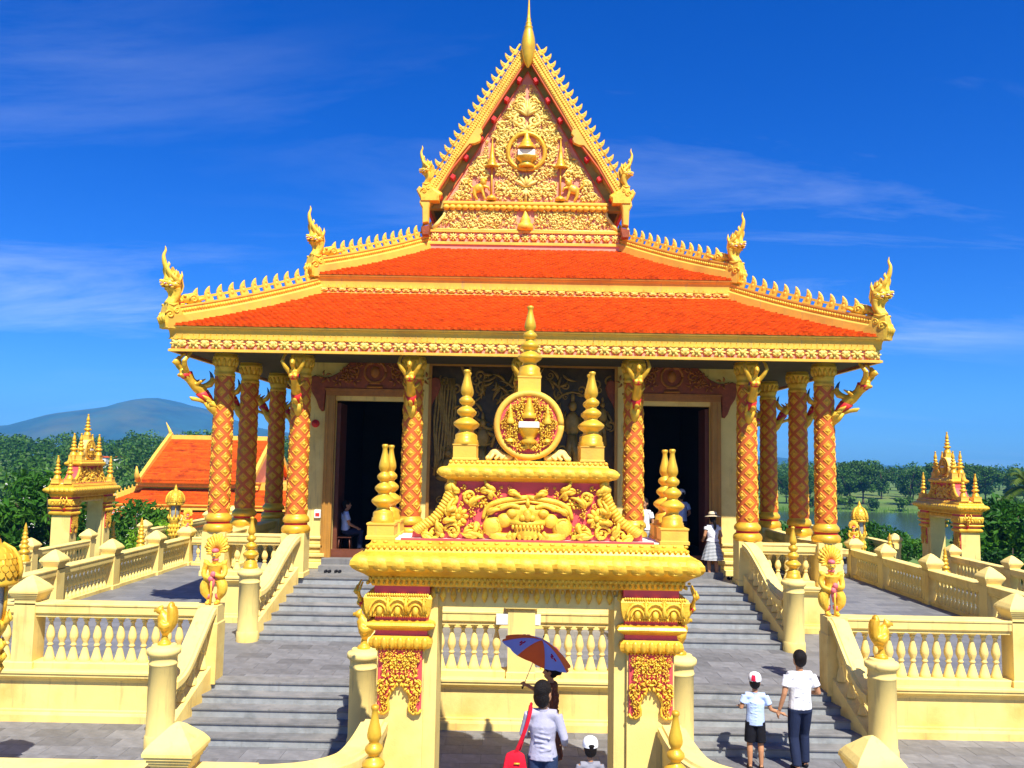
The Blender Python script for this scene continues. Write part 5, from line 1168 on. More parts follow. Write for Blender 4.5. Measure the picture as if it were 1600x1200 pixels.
def hand(m, wr, d, nrm, s, curl=.5):
    d = Vector(d).normalized(); n = Vector(nrm); n = (n-d*n.dot(d)).normalized(); sd_ = d.cross(n); w = Vector(wr)
    m.tube([w, w+d*.045*s, w+d*.085*s], [.024*s,.034*s,.034*s], 8, .55, tuple(n))
    for i, L in enumerate((.062,.072,.068,.052)):
        o = w+d*.082*s+sd_*((i-1.5)*.019*s); a = o+(d*math.cos(curl*.5)+n*math.sin(curl*.5))*L*.5*s; b = a+(d*math.cos(curl*1.5)+n*math.sin(curl*1.5))*L*.5*s
        m.tube([o-d*.012*s, o, a, b], [.0095*s,.0098*s,.0092*s,.0075*s], 6)
    o = w+d*.03*s+sd_*(-.030*s); a = o+(d*.6-sd_*.7+n*.25).normalized()*.035*s; b = a+(d*.9-sd_*.15+n*.4).normalized()*.03*s
    m.tube([o+sd_*.012*s, o, a, b], [.012*s,.0115*s,.010*s,.008*s], 6)
def person(label, loc, rz, H, arms, legs=None, lean=(0,0,0), head=(0,0), hip=None, build=1.0, top=None, bottom=None, hair='short', hat=None, shoes='sandal', sleeve=.5, hem=.92, bot='trousers', female=False, hs=1.14):
    s = H/1.70; T = thing('person', label, 'person', loc); T.rotation_euler = (0,0,rz)
    V = lambda p: Vector(p)*s
    hz = .90 if hip is None else hip; lx, ly, _ = lean
    neck = Vector((lx, ly, hz+.53)); pel = Vector((0,0,hz+.03)); chest = pel.lerp(neck, .66); waist = pel.lerp(neck, .30)
    hd = neck + Vector((0,.01,.165)); sw = (.165 if female else .185)*build
    legs = legs or [((.10,.03,.48),(.10,-.02,.07)), ((-.10,.03,.48),(-.10,-.02,.07))]
    m = MB()
    tor = [pel+Vector((0,0,-.07)), pel, waist, chest, neck+Vector((0,0,-.045))]
    tr = [.13*build, (.165 if female else .150)*build, (.120 if female else .135)*build, .155*build, .10*build]
    m.tube([p*s for p in tor], [r*s for r in tr], 14, .66)
    m.tube([(neck+Vector((0,0,-.06)))*s, neck*s, (hd+Vector((0,0,-.06)))*s], [.075*s,.052*s,.052*s], 10)
    for (k, a), sx in zip(legs, (1,-1)):
        hp = Vector((sx*.085*build, 0, hz)); k = Vector(k); a = Vector(a)
        m.tube(smoothpath([hp*s, hp.lerp(k,.5)*s, k*s, k.lerp(a,.35)*s+Vector((0,-.012*s,0)), a*s],3), [q*s*build for q in interp([.085,.075,.054,.055,.036],13)], 10)
        fd = Vector((sx*.015,.13,-.035)); m.tube([(a+Vector((0,-.05,-.03)))*s, (a+Vector((0,.02,-.025)))*s, (a+fd+Vector((0,0,-.005)))*s], [.03*s,.036*s,.026*s], 8, 1.1)
    hands = []
    for (e, w, hn), sx in zip(arms, (1,-1)):
        sh = neck+Vector((sx*sw, 0, -.045)); e = Vector(e); w = Vector(w)
        m.tube([(neck+Vector((sx*.06,0,-.05)))*s, sh*s], [.06*s,.058*s], 10); m.tube([sh*s, sh.lerp(e,.5)*s, e*s, e.lerp(w,.4)*s, w*s], [q*s for q in (.054,.048,.039,.037,.025)], 10)
        hand(m, w*s, (w-e), hn, s); hands.append(w)
    yaw, tilt = head; RM = Matrix.Rotation(yaw,3,'Z') @ Matrix.Rotation(tilt,3,'X')
    SB = s
    def hp_(p): return tuple((hd+Vector((0,0,.02))*(hs-1)/.14+RM @ (Vector(p)*hs))*SB)
    s0 = s; s = s*hs
    m.ell(tuple(hp_((0,0,.02))), (.074*s,.092*s,.105*s), 14, 10, RM); m.ell(hp_((0,.035,-.045)), (.055*s,.06*s,.06*s), 12, 8, RM); m.tube([hp_((0,.085,.02)), hp_((0,.112,-.012))], [.010*s,.017*s], 6)
    m.tube([hp_((-.022,.085,-.05)), hp_((0,.093,-.05)), hp_((.022,.085,-.05))], .010*s, 6)
    for sx in (-1,1): m.ell(hp_((sx*.077,-.005,.0)), (.010*s,.022*s,.032*s), 8, 6, RM); m.ell(hp_((sx*.032,.083,.03)), (.017*s,.008*s,.007*s), 6, 4, RM)
    s = s0
    bm = remesh(m, .0105*s if H > 1.2 else .009, 'body', 'skin', 1); obj('body', bm, T)
    # eyes
    e = MB(); [e.ell(hp_((sx*.032,.088,.022)), (.011*s,.006*s,.006*s), 8, 5, RM) for sx in (-1,1)]; obj('eyes', e.mesh('eyes','hair'), T)
    # hair
    h = MB(); s = s0*hs
    h.ell(hp_((0,-.016,.045)), (.088*s,.098*s,.098*s), 14, 10, RM); h.ell(hp_((0,-.035,.0)), (.083*s,.07*s,.09*s), 12, 8, RM)
    if hair == 'bob': h.ell(hp_((0,-.04,-.03)), (.09*s,.07*s,.10*s), 12, 8, RM)
    if hair == 'bun': h.ell(hp_((0,-.115,-.01)), (.05*s,.05*s,.05*s), 10, 7, RM)
    if hair == 'tail': h.ell(hp_((0,-.10,-.03)), (.04*s,.04*s,.05*s), 10, 7, RM); h.tube([hp_((0,-.11,-.02)), hp_((.02,-.14,-.10)), hp_((.03,-.14,-.19)), hp_((.03,-.13,-.26))], [.035*s,.04*s,.035*s,.01*s], 8)
    ho = obj('hair', remesh(h, .011*s, 'hair', 'hair', 1), T)
    if hat in ('cap', 'cap_red', 'cap_back'):
        c = MB(); c.lathe([(.100*s,0),(.102*s,.03*s),(.096*s,.07*s),(.075*s,.105*s),(.04*s,.125*s),(.0*s,.13*s)], 20); bd = MB()
        bs = -1 if hat == 'cap_back' else 1
        pts = [(.092*s*math.cos(a), bs*.092*s*math.sin(a)) for a in [PI*k/12 for k in range(13)]]+[(.08*s*math.cos(a), bs*(.07+.10)*s*math.sin(a)+bs*.0) for a in [PI*k/12 for k in range(12,-1,-1)]]
        bd.prism(pts, .0, .012*s, 0, 'xy')
        co = obj('cap', c.mesh('cap','white_cotton'), T, Vector(hp_((0,-.01,.045)))); co.rotation_euler = RM.to_euler(); b2 = obj('cap_brim', bd.mesh('cap_brim','cap_red' if hat == 'cap_red' else 'white_cotton'), co)
        if hat == 'cap_red':
            for k in range(2):
                pm = MB(); a0 = R(-120+150*k); n = 5
                vs = []; fs = []
                for i in range(n):
                    a = a0+R(38)*i/(n-1)
                    for (q, z) in ((.1035,.012),(.1035,.035),(.098,.07),(.082,.10)): vs.append((q*s*math.cos(a), q*s*math.sin(a), z*s))
                for i in range(n-1):
                    for j in range(3): fs.append((i*4+j,(i+1)*4+j,(i+1)*4+j+1,i*4+j+1))
                pm.smooth = True; pm.add(vs, fs); pm.build('cap_patch', 'cap_red', co, False)
        if hat == 'cap_back' or hat == 'cap':
            pm = MB(); pm.ell((0, -bs*.094*s if hat == 'cap' else -.096*s, .028*s), (.04*s,.014*s,.024*s), 12, 8); pm.build('cap_opening', 'hair', co, False)
    if hat == 'straw':
        c = MB(); c.lathe([(.19*s,-.01*s),(.185*s,.0),(.11*s,.015*s),(.103*s,.06*s),(.09*s,.10*s),(.05*s,.118*s),(0,.12*s)], 22); co = obj('straw_hat', c.mesh('straw_hat','straw'), T, Vector(hp_((0,-.012,.06))), (RM.to_euler().x+R(-14),0,0))
        c = MB(); c.lathe([(.112*s,.012*s),(.107*s,.045*s)], 22, cap=False); c.build('hat_band', 'black_cloth', co, False)
    # top
    s = s0
    if top:
        g = MB(); nb = [pel.lerp(waist, (hem-.93)/.15)+Vector((0,0,0)), waist, chest, neck+Vector((0,0,-.045))]
        g.tube([p*s for p in nb], [q*s*build for q in ((.185 if female else .178),(.145 if female else .165),.172,.115)], 16, .70)
        g.tube([(neck+Vector((0,0,-.05)))*s, (neck+Vector((0,0,.005)))*s], [.085*s,.066*s], 12)
        for (e_, w, hn), sx in zip(arms, (1,-1)):
            sh = neck+Vector((sx*sw,0,-.045)); e_ = Vector(e_); w = Vector(w)
            g.tube([(neck+Vector((sx*.05,0,-.05)))*s, sh*s], [.075*s,.068*s], 12)
            if sleeve <= .6: g.tube([sh*s, sh.lerp(e_,max(.2,sleeve*1.5))*s], [.068*s,(.072 if sleeve > .25 else .07)*s], 12)
            else: g.tube([sh*s, sh.lerp(e_,.5)*s, e_*s, e_.lerp(w,.5)*s, e_.lerp(w,sleeve)*s], [.068*s,.06*s,.052*s,.048*s,.042*s], 12)
        r = random.Random(int(H*1000))
        for k in range(7):   # soft folds across the back
            z = lerp(hem+.06, hz+.36, k/6); x0 = r.uniform(-.13,-.05); x1 = r.uniform(.05,.13)
            g.tube([(x0*s,(-.105+ly*.5)*s,(z+r.uniform(-.04,.04))*s),(0,(-.122+ly*.6)*s,z*s),(x1*s,(-.105+ly*.5)*s,(z+r.uniform(-.04,.04))*s)], [.006*s,.012*s,.006*s], 6)
        obj('shirt' if bot != 'dress' else 'dress_top', remesh(g, .0125*s, 'shirt', top, 1), T)
        c = MB(); c.rail([tuple((neck+Vector((.066*math.cos(a),.060*math.sin(a),.0)))*s) for a in [2*PI*k/16 for k in range(17)]], [(-.008*s,-.02*s),(.008*s,-.02*s),(.006*s,.025*s),(-.006*s,.025*s)]); obj('collar', c.mesh('collar', top), T)
    if bottom:
        g = MB()
        if bot in ('trousers', 'shorts'):
            g.tube([(pel+Vector((0,0,.07)))*s, pel*s, (pel+Vector((0,0,-.09)))*s], [.155*s*build,.172*s*build,.15*s*build], 14, .70)
            for (k, a), sx in zip(legs, (1,-1)):
                hp = Vector((sx*.085*build,0,hz)); k = Vector(k); a = Vector(a)
                if bot == 'trousers': g.tube([hp*s, hp.lerp(k,.5)*s, k*s, k.lerp(a,.5)*s, (a+Vector((0,0,.0)))*s], [q*s*build for q in (.10,.092,.078,.075,.070)], 12)
                else: g.tube([hp*s, hp.lerp(k,.5)*s, (k+Vector((0,0,.03)))*s], [q*s*build for q in (.10,.102,.10)], 12)
            obj(bot, remesh(g, .0125*s, bot, bottom, 1), T)
        else:
            zl = .50 if bot == 'skirt' else .30; n = 44; vs = []; fs = []; K = 8
            for i in range(K+1):
                t = i/K; z = lerp(hz+.13, zl, t); base = lerp(.135,.30 if bot == 'skirt' else .235, t**.8)
                for k in range(n):
                    a = 2*PI*k/n; q = base*(1+.07*t*math.sin(a*11+.6*math.sin(3*a))); vs.append((q*s*math.cos(a), q*s*math.sin(a)*.82, z*s))
            for i in range(K):
                for k in range(n): fs.append((i*n+k,i*n+(k+1)%n,(i+1)*n+(k+1)%n,(i+1)*n+k))
            g.smooth = True; g.add(vs, fs); obj('skirt', g.mesh('skirt', bottom), T)
    for (k, a), sx in zip(legs, (1,-1)):
        a = Vector(a); g = MB(); g.tube([(a+Vector((0,-.065,-.046)))*s, (a+Vector((0,-.03,-.042)))*s, (a+Vector((sx*.008,.06,-.046)))*s, (a+Vector((sx*.015,.155,-.05)))*s], [.020*s,.044*s,.046*s,.028*s], 10, 1.05); obj('shoe', g.mesh('shoe', shoes), T)
    return T
N_ = (0,1,0)
# the man and the boy on the right, hand in hand
person('man in white short sleeves and dark trousers holding a boy by the hand', (4.17,13.17,.0), R(6), 1.68,
       [((.285,-.03,1.13),(.27,.20,1.08),(0,0,1)), ((-.27,-.06,1.13),(-.33,-.02,.89),(1,0,0))], [((.11,.12,.50),(.11,.10,.085)), ((-.10,.02,.48),(-.10,-.10,.09))], head=(R(6),R(6)), top='white_cotton', bottom='navy_cloth', shoes='black_cloth', sleeve=.42, hem=.90, build=1.02)
person('boy in pale blue shirt, black shorts and white cap on the man\'s left', (3.50,13.17,.0), R(-6), 1.30,
       [((.30,-.02,1.14),(.50,.03,1.07),(0,0,-1)), ((-.27,-.04,1.16),(-.26,.18,1.12),(0,0,1))], [((.105,.03,.48),(.105,-.02,.085)), ((-.105,.03,.48),(-.105,-.02,.085))], head=(R(-10),R(4)), top='pale_blue_cotton', bottom='black_cloth', bot='shorts', hat='cap_red', sleeve=.42, hem=.84, shoes='sandal', build=1.04, hs=1.24)
# woman under the umbrella: her hand closes on the handle
UROT = Euler((R(10), R(20), R(14))); ULOC = Vector((.285,12.60,1.93)); UWL = Vector((.42,12.66,0)); UWR = R(70)
_h = Matrix.Rotation(-UWR,3,'Z') @ (ULOC + UROT.to_matrix() @ Vector((0,0,-.70)) - UWL)
_w = tuple((_h/(1.55/1.70)) - Vector((.0,.055,.0)))
UW = person('woman in dark brown print dress walking left under the umbrella', tuple(UWL), UWR, 1.55,
       [((.26,.05,1.12),_w,(-1,0,0)), ((-.24,-.02,1.12),(-.22,.14,.98),(1,0,0))], head=(R(8),R(-8)), top='brown_print', bottom='brown_print', bot='dress', hair='bun', female=True, sleeve=.5, hem=.93)
# woman with the red bag
person('woman in pale lilac long-sleeved shirt and jeans with a red shoulder bag', (.21,9.60,.53), R(-10), 1.50,
       [((.27,-.04,1.13),(.25,.19,.99),(-.3,0,1)), ((-.25,.02,1.13),(-.21,.18,1.06),(.3,0,1))], head=(R(-28),R(6)), top='lilac_shirt', bottom='denim', hair='bob', female=True, sleeve=.93, hem=.86, build=1.04, hs=1.25)
person('child in a white cap at the bottom edge of the gate opening', (.70,9.30,.53), R(5), .98,
       [((.25,-.02,1.13),(.24,.16,1.02),(-.3,0,1)), ((-.25,.0,1.12),(-.24,.12,.96),(.3,0,1))], top='grey_cloth', bottom='denim', bot='shorts', hat='cap', sleeve=.4, hs=1.42)
person('woman in straw hat, white top and striped skirt at the top of the right stair', (4.66,21.02,1.757), R(4), 1.50,
       [((.235,-.03,1.14),(.22,.17,1.06),(-.3,0,1)), ((-.235,-.03,1.14),(-.22,.15,1.02),(.3,0,1))], top='white_cotton', bottom='striped_cotton', bot='skirt', hair='tail', hat='straw', female=True, sleeve=.22, hem=1.0, head=(0,R(8)))
person('person in white top standing at the right doorway behind the column', (3.02,21.12,2.04), R(150), 1.55,
       [((.24,-.02,1.13),(.22,.15,1.02),(-.3,0,1)), ((-.24,0,1.12),(-.23,.1,.95),(.3,0,1))], top='white_cotton', bottom='striped_cotton', hair='bob', female=True, sleeve=.4)
person('person in pink top at the left doorway behind the gate spires', (-3.22,21.15,2.04), R(20), 1.55,
       [((.24,-.02,1.13),(.22,.15,1.02),(-.3,0,1)), ((-.24,0,1.12),(-.23,.1,.95),(.3,0,1))], top='pink_cloth', bottom='denim', hair='bob', female=True, sleeve=.9)
person('dim figure in pale shirt and cap inside the right doorway', (4.2,22.6,2.14), R(20), 1.60,
       [((.26,-.02,1.13),(.24,.15,1.02),(-.3,0,1)), ((-.26,0,1.12),(-.25,.1,.95),(.3,0,1))], top='pale_blue_cotton', bottom='navy_cloth', hat='cap', sleeve=.4)
person('seated person in light blue shirt in the shade of the left doorway', (-4.50,22.15,2.14), R(-75), 1.60,
       [((.24,.08,.72),(.16,.28,.62),(0,0,1)), ((-.24,.08,.72),(-.16,.28,.62),(0,0,1))], legs=[((.10,.42,.50),(.10,.38,.07)), ((-.10,.42,.50),(-.10,.38,.07))], hip=.50, top='pale_blue_cotton', bottom='navy_cloth', sleeve=.4, hem=.55 if False else .94)
T = thing('stool', 'low dark stool under the seated person in the left doorway', 'stool', (-4.50,22.15,2.14))
m = MB(); m.bbox(-4.68,-4.32,21.97,22.33,2.47,2.50,.008); m.build('seat', 'door_wood', T)
for a in (-1,1):
    for b in (-1,1): m = MB(); m.tube([(-4.5+a*.15,22.15+b*.15,2.14),(-4.5+a*.13,22.15+b*.13,2.47)],.016,6); m.build('leg', 'door_wood', T)
# red bag
T = thing('shoulder_bag', 'red leather shoulder bag at the hip of the woman in lilac', 'bag', (0,0,0)); T.location = (0,0,0)
m = MB(); m.smooth = True
for (cx_, cz_, rx_, rz_) in ((-.10,1.36,.125,.16),): m.ell((cx_,8.86,cz_),(rx_,.065,rz_),18,12)
m.smooth = False; m.rectloft([(-.03,1.19),(0,1.22),(.012,1.32),(-.02,1.47),(-.045,1.50)], -.22, .02, 8.815, 8.905); bagm = remesh(m, .012, 'body', 'red_leather', 3); obj('body', bagm, T, -wloc(T))
m = MB(); m.rail(smoothpath([(-.11,8.84,1.46),(-.05,8.83,1.60),(.01,8.825,1.76),(.05,8.845,1.90),(.065,8.90,1.968),(.063,8.99,1.955),(.03,9.05,1.74),(-.06,8.98,1.48)],5), [(-.02,-.005),(.02,-.005),(.02,.005),(-.02,.005)], (.35,-.93,.1)); m.build('strap', 'red_leather', T)
m = MB(); m.tube([(-.11,8.79,1.40),(-.05,8.79,1.40)],.01,6); m.build('clasp', 'gold', T); T.location = (.01,.66,-.125)
# umbrella
mat('umbrella_orange', (.86,.16,.015), .6, var=.06); mat('umbrella_blue', (.28,.38,.86), .6, var=.06); mat('steel', (.5,.5,.5), .35, .8)
for k in ('umbrella_orange','umbrella_blue'):
    t = MATS[k].node_tree; b = t.nodes['Principled BSDF']; tr = t.nodes.new('ShaderNodeBsdfTranslucent'); mx = t.nodes.new('ShaderNodeMixShader'); mx.inputs[0].default_value = .25
    src = b.inputs['Base Color'].links[0].from_socket; t.links.new(src, tr.inputs['Color']); t.links.new(b.outputs[0], mx.inputs[1]); t.links.new(tr.outputs[0], mx.inputs[2]); t.links.new(mx.outputs[0], t.nodes['Material Output'].inputs['Surface'])
U = thing('umbrella', 'orange and blue panelled umbrella held over the woman in brown', 'umbrella', (.285,12.60,1.93))
UR = .545; UH = .21
def ucan(r, a):      # canopy surface; r 0..1
    q = math.cos(PI/8)/math.cos(((a+PI/8) % (PI/4))-PI/8); sag = 1-.10*(1-abs(math.cos(4*a)))*r
    return (UR*r*math.cos(a)*sag, UR*r*math.sin(a)*sag, -UH*(r**1.8))
for k in range(8):
    m = MB(); m.smooth = True; n = 6; K = 8; vs = []; fs = []
    for i in range(K+1):
        for j in range(n+1): vs.append(ucan(i/K, PI/4*(k+j/n)))
    for i in range(K):
        for j in range(n): fs.append((i*(n+1)+j,(i+1)*(n+1)+j,(i+1)*(n+1)+j+1,i*(n+1)+j+1))
    m.add(vs, fs); P = m.build('canopy_panel', 'umbrella_orange' if k % 2 else 'umbrella_blue', U, False)
    m = MB(); a = PI/4*k; m.tube([tuple(Vector(ucan(i/6,a))-Vector((0,0,.006))) for i in range(7)], .004, 5); m.build('rib', 'steel', U, False)
    if k % 2 == 0:
        m = MB(); a = PI/4*(k+.5)
        for da, dr in ((-.08,.0),(.06,.05),(.0,-.06)):
            p0 = Vector(ucan(.62+dr,a+da)); p1 = Vector(ucan(.70+dr,a+da+.05)); m.tube([p0+Vector((0,0,.004)), p1+Vector((0,0,.004))], .012, 5)
        m.build('printed_flower', 'cap_red', P, False)
m = MB(); m.tube([(0,0,.05),(0,0,-.72)], .006, 6); m.build('shaft', 'steel', U, False)
m = MB(); m.tube([(0,0,.05),(0,0,.09)], [.012,.004], 8); m.build('tip', 'black_cloth', U, False)
m = MB(); m.tube([(0,0,-.66),(0,0,-.76)], .014, 8); m.build('handle', 'black_cloth', U, False)
U.rotation_euler = UROT
# shoes left by the door
for (x, y, lb) in ((-4.62,20.75,'leftmost pair of dark shoes on the porch floor before the left door'), (-4.38,20.78,'dark shoes on the porch floor before the left door, right of the leftmost pair'), (5.05,20.86,'pair of dark shoes beside the feet of the woman in the striped skirt'), (5.28,20.70,'rightmost pair of dark shoes against the wall base by the right door')):
    T = thing('pair_of_shoes', lb, 'shoes', (x,y,1.76), 'shoes left outside the doors')
    for q in (-.045,.045):
        m = MB(); m.tube([(x+q,y-.11,1.785),(x+q,y-.05,1.79),(x+q,y+.05,1.785),(x+q,y+.12,1.78)],[.022,.036,.036,.02],8); m.build('shoe', 'black_cloth', T)
# ================================================================== LANDSCAPE
rl = random.Random(99)
HAZE = 0.00021
GZ = -3.3
# ground sheet reaching the horizon, with the pond basin and hills
def gz(x, y):
    z = GZ - min(3.0, max(0, (y-60)/30)) 
    return z
mb = MB(); mb.smooth = True
xs = [-9000,-5000,-2500,-1200,-600,-300,-200,-140,-100,-70,-50,-35,-20,0,20,35,50,65,80,95,110,125,140,160,180,210,260,320,420,600,1200,2500,5000,9000]
ys = [-3000,-800,-200,-60,0,30,60,75,90,105,120,132,145,158,170,182,195,206,216,226,240,260,290,330,380,450,600,900,1500,2500,4500,9000]
def pond(x, y):     # 1 inside the pond
    return max(0, 1-((x-88)/58)**2-((y-166)/44)**2)
vs = []; fs = []
for y in ys:
    for x in xs:
        z = gz(x, y)
        if y > 200: z += min(2.2, (y-200)/40*1.2)
        if pond(x, y) > 0: z = min(z, -6.6-1.2*min(1, pond(x, y)*2))
        vs.append((x, y, z))
for j in range(len(ys)-1):
    for i in range(len(xs)-1): a = j*len(xs)+i; fs.append((a,a+1,a+1+len(xs),a+len(xs)))
mb.add(vs, fs); structure('ground', mb, 'grass')
wm = bpy.data.materials.new('pond_water'); wm.use_nodes = True; MATS['pond_water'] = wm; b = wm.node_tree.nodes['Principled BSDF']; b.inputs['Base Color'].default_value = (.045,.075,.03,1); b.inputs['Roughness'].default_value = .16; b.inputs['Specular IOR Level'].default_value = .5
n = wm.node_tree.nodes.new('ShaderNodeTexNoise'); n.inputs['Scale'].default_value = .8; n.inputs['Detail'].default_value = 4; bp = wm.node_tree.nodes.new('ShaderNodeBump'); bp.inputs['Strength'].default_value = .12; wm.node_tree.links.new(n.outputs['Fac'], bp.inputs['Height']); wm.node_tree.links.new(bp.outputs[0], b.inputs['Normal'])
mb = MB(); mb.add([(88+64*math.cos(a), 166+50*math.sin(a), -6.42) for a in [2*PI*k/48 for k in range(48)]], [tuple(range(48))]); structure('pond_water', mb, 'pond_water')
# ---- leaf clumps
def leafcloud(mb, c, rad, n, ls, r, fill=.55, up=.3, asp=.5):
    # n leaf quads spread through an ellipsoid shell
    for _ in range(n):
        while True:
            p = Vector((r.uniform(-1,1), r.uniform(-1,1), r.uniform(-1,1)))
            if .02 < p.length <= 1: break
        q = p.normalized()*(fill+(1-fill)*r.random())*r.uniform(.85,1.08)
        pos = Vector((c[0]+q.x*rad[0], c[1]+q.y*rad[1], c[2]+q.z*rad[2]))
        d = (Vector((r.gauss(0,1), r.gauss(0,1), r.gauss(0,1)))+q*.8+Vector((0,0,up))).normalized(); e = d.orthogonal().normalized(); e = Matrix.Rotation(r.uniform(0,6.3),3,d) @ e; f = d.cross(e)
        L = ls*r.uniform(.7,1.35); w = L*asp
        mb.add([tuple(pos-e*L*.5), tuple(pos+f*w*.5+d*L*.08), tuple(pos+e*L*.5), tuple(pos-f*w*.5+d*L*.08)], [(0,1,2,3)])
def crown(mb, r, spread, z0, z1, blobs, n, ls, asp=.5, r0=.35, r1=.55):
    for k in range(blobs):
        a = r.uniform(0,2*PI); q = spread*math.sqrt(r.random()); t = r.random(); z = lerp(z0, z1, t); q *= (1-.55*abs(2*t-1)**2)
        R_ = spread*r.uniform(r0,r1); leafcloud(mb, (q*math.cos(a), q*math.sin(a), z), (R_, R_, R_*.72), n, ls, r, .45, .3, asp)
def tree_meshes(seed, H, spread, trunk_h, blobs, n, ls, leafm, trunk_r=None, asp=.5, limbs=5):
    r = random.Random(seed); tr = trunk_r or H*.022; m = MB()
    pts = [(0,0,-.3),(r.uniform(-.1,.1)*spread*.3,0,trunk_h*.5),(r.uniform(-.1,.1)*spread*.4,r.uniform(-.1,.1)*spread*.3,trunk_h),(0,0,H*.75)]
    m.tube(smoothpath(pts,3), interp([tr*1.4,tr,tr*.8,tr*.3],10), 8)
    for k in range(limbs):
        a = 2*PI*k/limbs+r.uniform(-.3,.3); b = Vector(pts[2]); e = Vector((spread*.7*math.cos(a), spread*.7*math.sin(a), lerp(trunk_h,H,.55+.25*r.random())))
        m.tube([b, b.lerp(e,.5)+Vector((0,0,.12*H*r.random())), e], [tr*.6,tr*.4,tr*.12], 6)
    c = MB(); crown(c, r, spread*.75, lerp(trunk_h,H,.12), H*.88, blobs, n, ls, asp)
    return m.mesh('trunk','bark'), c.mesh('crown', leafm)
def plant(name, label, cat, group, ms, loc, rz=0, sc=1.0):
    T = thing(name, label, cat, loc, group); T.rotation_euler = (0,0,rz); T.scale = (sc,sc,sc) if not isinstance(sc, tuple) else sc
    obj('trunk', ms[0], T); obj('crown', ms[1], T)
    if len(ms) > 2: obj('flowers', ms[2], T)
    return T
# frangipani trees at the left with white flower clusters
def frangipani(seed, H, S):
    t, c = tree_meshes(seed, H, S, H*.25, 26, 170, .38, 'leaf_mid', .14, .34, 7); r = random.Random(seed+1); f = MB()
    for k in range(26):
        a = r.uniform(0,2*PI); ph = r.uniform(-.2,1.2); q = S*.98; p = Vector((q*math.cos(a)*math.cos(ph), q*math.sin(a)*math.cos(ph), H*.55+H*.40*math.sin(ph)))
        for j in range(5):
            o = p+Vector((r.uniform(-.12,.12),r.uniform(-.12,.12),r.uniform(-.08,.08))); f.ell(tuple(o), (.022,.022,.016), 6, 4)
    return t, c, f.mesh('flowers','white')
F1 = frangipani(3, 6.2, 3.2); F2 = frangipani(8, 5.4, 2.8)
plant('frangipani_tree', 'large frangipani tree with white flowers left of the left side gate', 'tree', 'frangipani trees', F1, (-22.3,41.0,GZ+.2), 0, 1.12)
plant('frangipani_tree', 'frangipani tree cut by the left edge of the picture', 'tree', 'frangipani trees', F2, (-24.2,37.5,GZ), 1.3, 1.15)
plant('frangipani_tree', 'frangipani tree right behind the left side gate', 'tree', 'frangipani trees', F2, (-20.6,46.5,GZ), 2.6, 1.0)
plant('frangipani_tree', 'frangipani tree in front of the big one at the left edge', 'tree', 'frangipani trees', F1, (-20.9,34.6,GZ-.6), 4.2, .72)
def shrub(seed, S, H, leafm, ls=.16, n=220, blobs=14, asp=.45):
    r = random.Random(seed); m = MB(); c = MB()
    for k in range(5): a = r.uniform(0,6.3); m.tube([(0,0,-.1),(S*.3*math.cos(a),S*.3*math.sin(a),H*.5),(S*.5*math.cos(a),S*.5*math.sin(a),H*.8)],[.05,.035,.01],6)
    crown(c, r, S*.72, H*.2, H*.85, blobs, n, ls, asp, .4, .6); return m.mesh('trunk','bark'), c.mesh('crown', leafm)
SH_L = shrub(1, 1.7, 2.9, 'leaf_light', .20); SH_M = shrub(2, 1.8, 2.7, 'leaf_mid', .22); SH_D = shrub(4, 2.0, 3.4, 'leaf_mid', .22); SH_D2 = shrub(5, 1.9, 3.2, 'leaf_dark', .22)
GS = 'garden shrubs below the courtyard'
plant('shrub', 'bright yellow-green round shrub before the orange side roof', 'shrub', GS, SH_L, (-17.6,41.4,-1.6), 0, 1.05)
for (x,y,z,k,s,lb) in ((-21.5,29.5,-2.3,SH_M,1.1,'leafy shrub behind the spire at the far left'), (-19.6,33.0,-2.0,SH_M,1.0,'leafy shrub left of the pillars of the left side gate'), (-16.5,44.0,-2.0,SH_M,.95,'green shrub just right of the bright round shrub'), (-14.0,47.0,-1.9,SH_D2,1.0,'dark shrub behind the small left lamp'), (-20.6,37.4,-2.3,SH_D2,.95,'dark shrub seen through the left side gate'), (-26.0,33.6,-2.4,SH_M,1.2,'broad shrub low at the left edge behind the big lamp'), (-11.6,50,-1.9,SH_M,1.1,'green shrub between the left side columns'),
                     (15.2,41.0,-1.8,SH_D,1.05,'leafy shrub right of the rightmost temple column'), (18.4,45.0,-2.2,SH_D,1.05,'leafy shrub left of the right side gate'), (17.0,50.0,-2.2,SH_M,1.0,'green shrub behind the small right lamp'), (20.4,41.4,-2.2,SH_D2,1.0,'dark shrub seen through the right side gate'), (22.6,41.5,-2.0,SH_D,1.6,'tall dense shrub right of the right side gate'), (24.4,40.5,-2.0,SH_D,1.65,'dense shrub at the right edge of the picture'), (21.4,37.8,-2.2,SH_D2,1.25,'dark hedge shrub at the lower right edge behind the balustrade'), (21.2,34.6,-2.6,SH_D,1.15,'hedge shrub cut by the right edge low down'), (19.3,32.2,-2.7,SH_D2,1.0,'dark low shrub behind the right outer balustrade'), (12.6,44.5,-2.0,SH_M,.9,'shrub between the right side columns'), (18.6,50.5,-2.4,SH_L,1.1,'bright green shrub below the pond, right of the small right lamp'), (21.6,52.5,-2.6,SH_D,1.2,'green shrub below the pond beside the right side gate'), (16.0,54.0,-2.6,SH_D,1.1,'leafy shrub low in front of the pond near the right columns'), (24.5,56.0,-2.8,SH_M,1.25,'leafy shrub in front of the pond behind the right side gate')):
    plant('shrub', lb, 'shrub', GS, k, (x,y,z), rl.uniform(0,6), s)
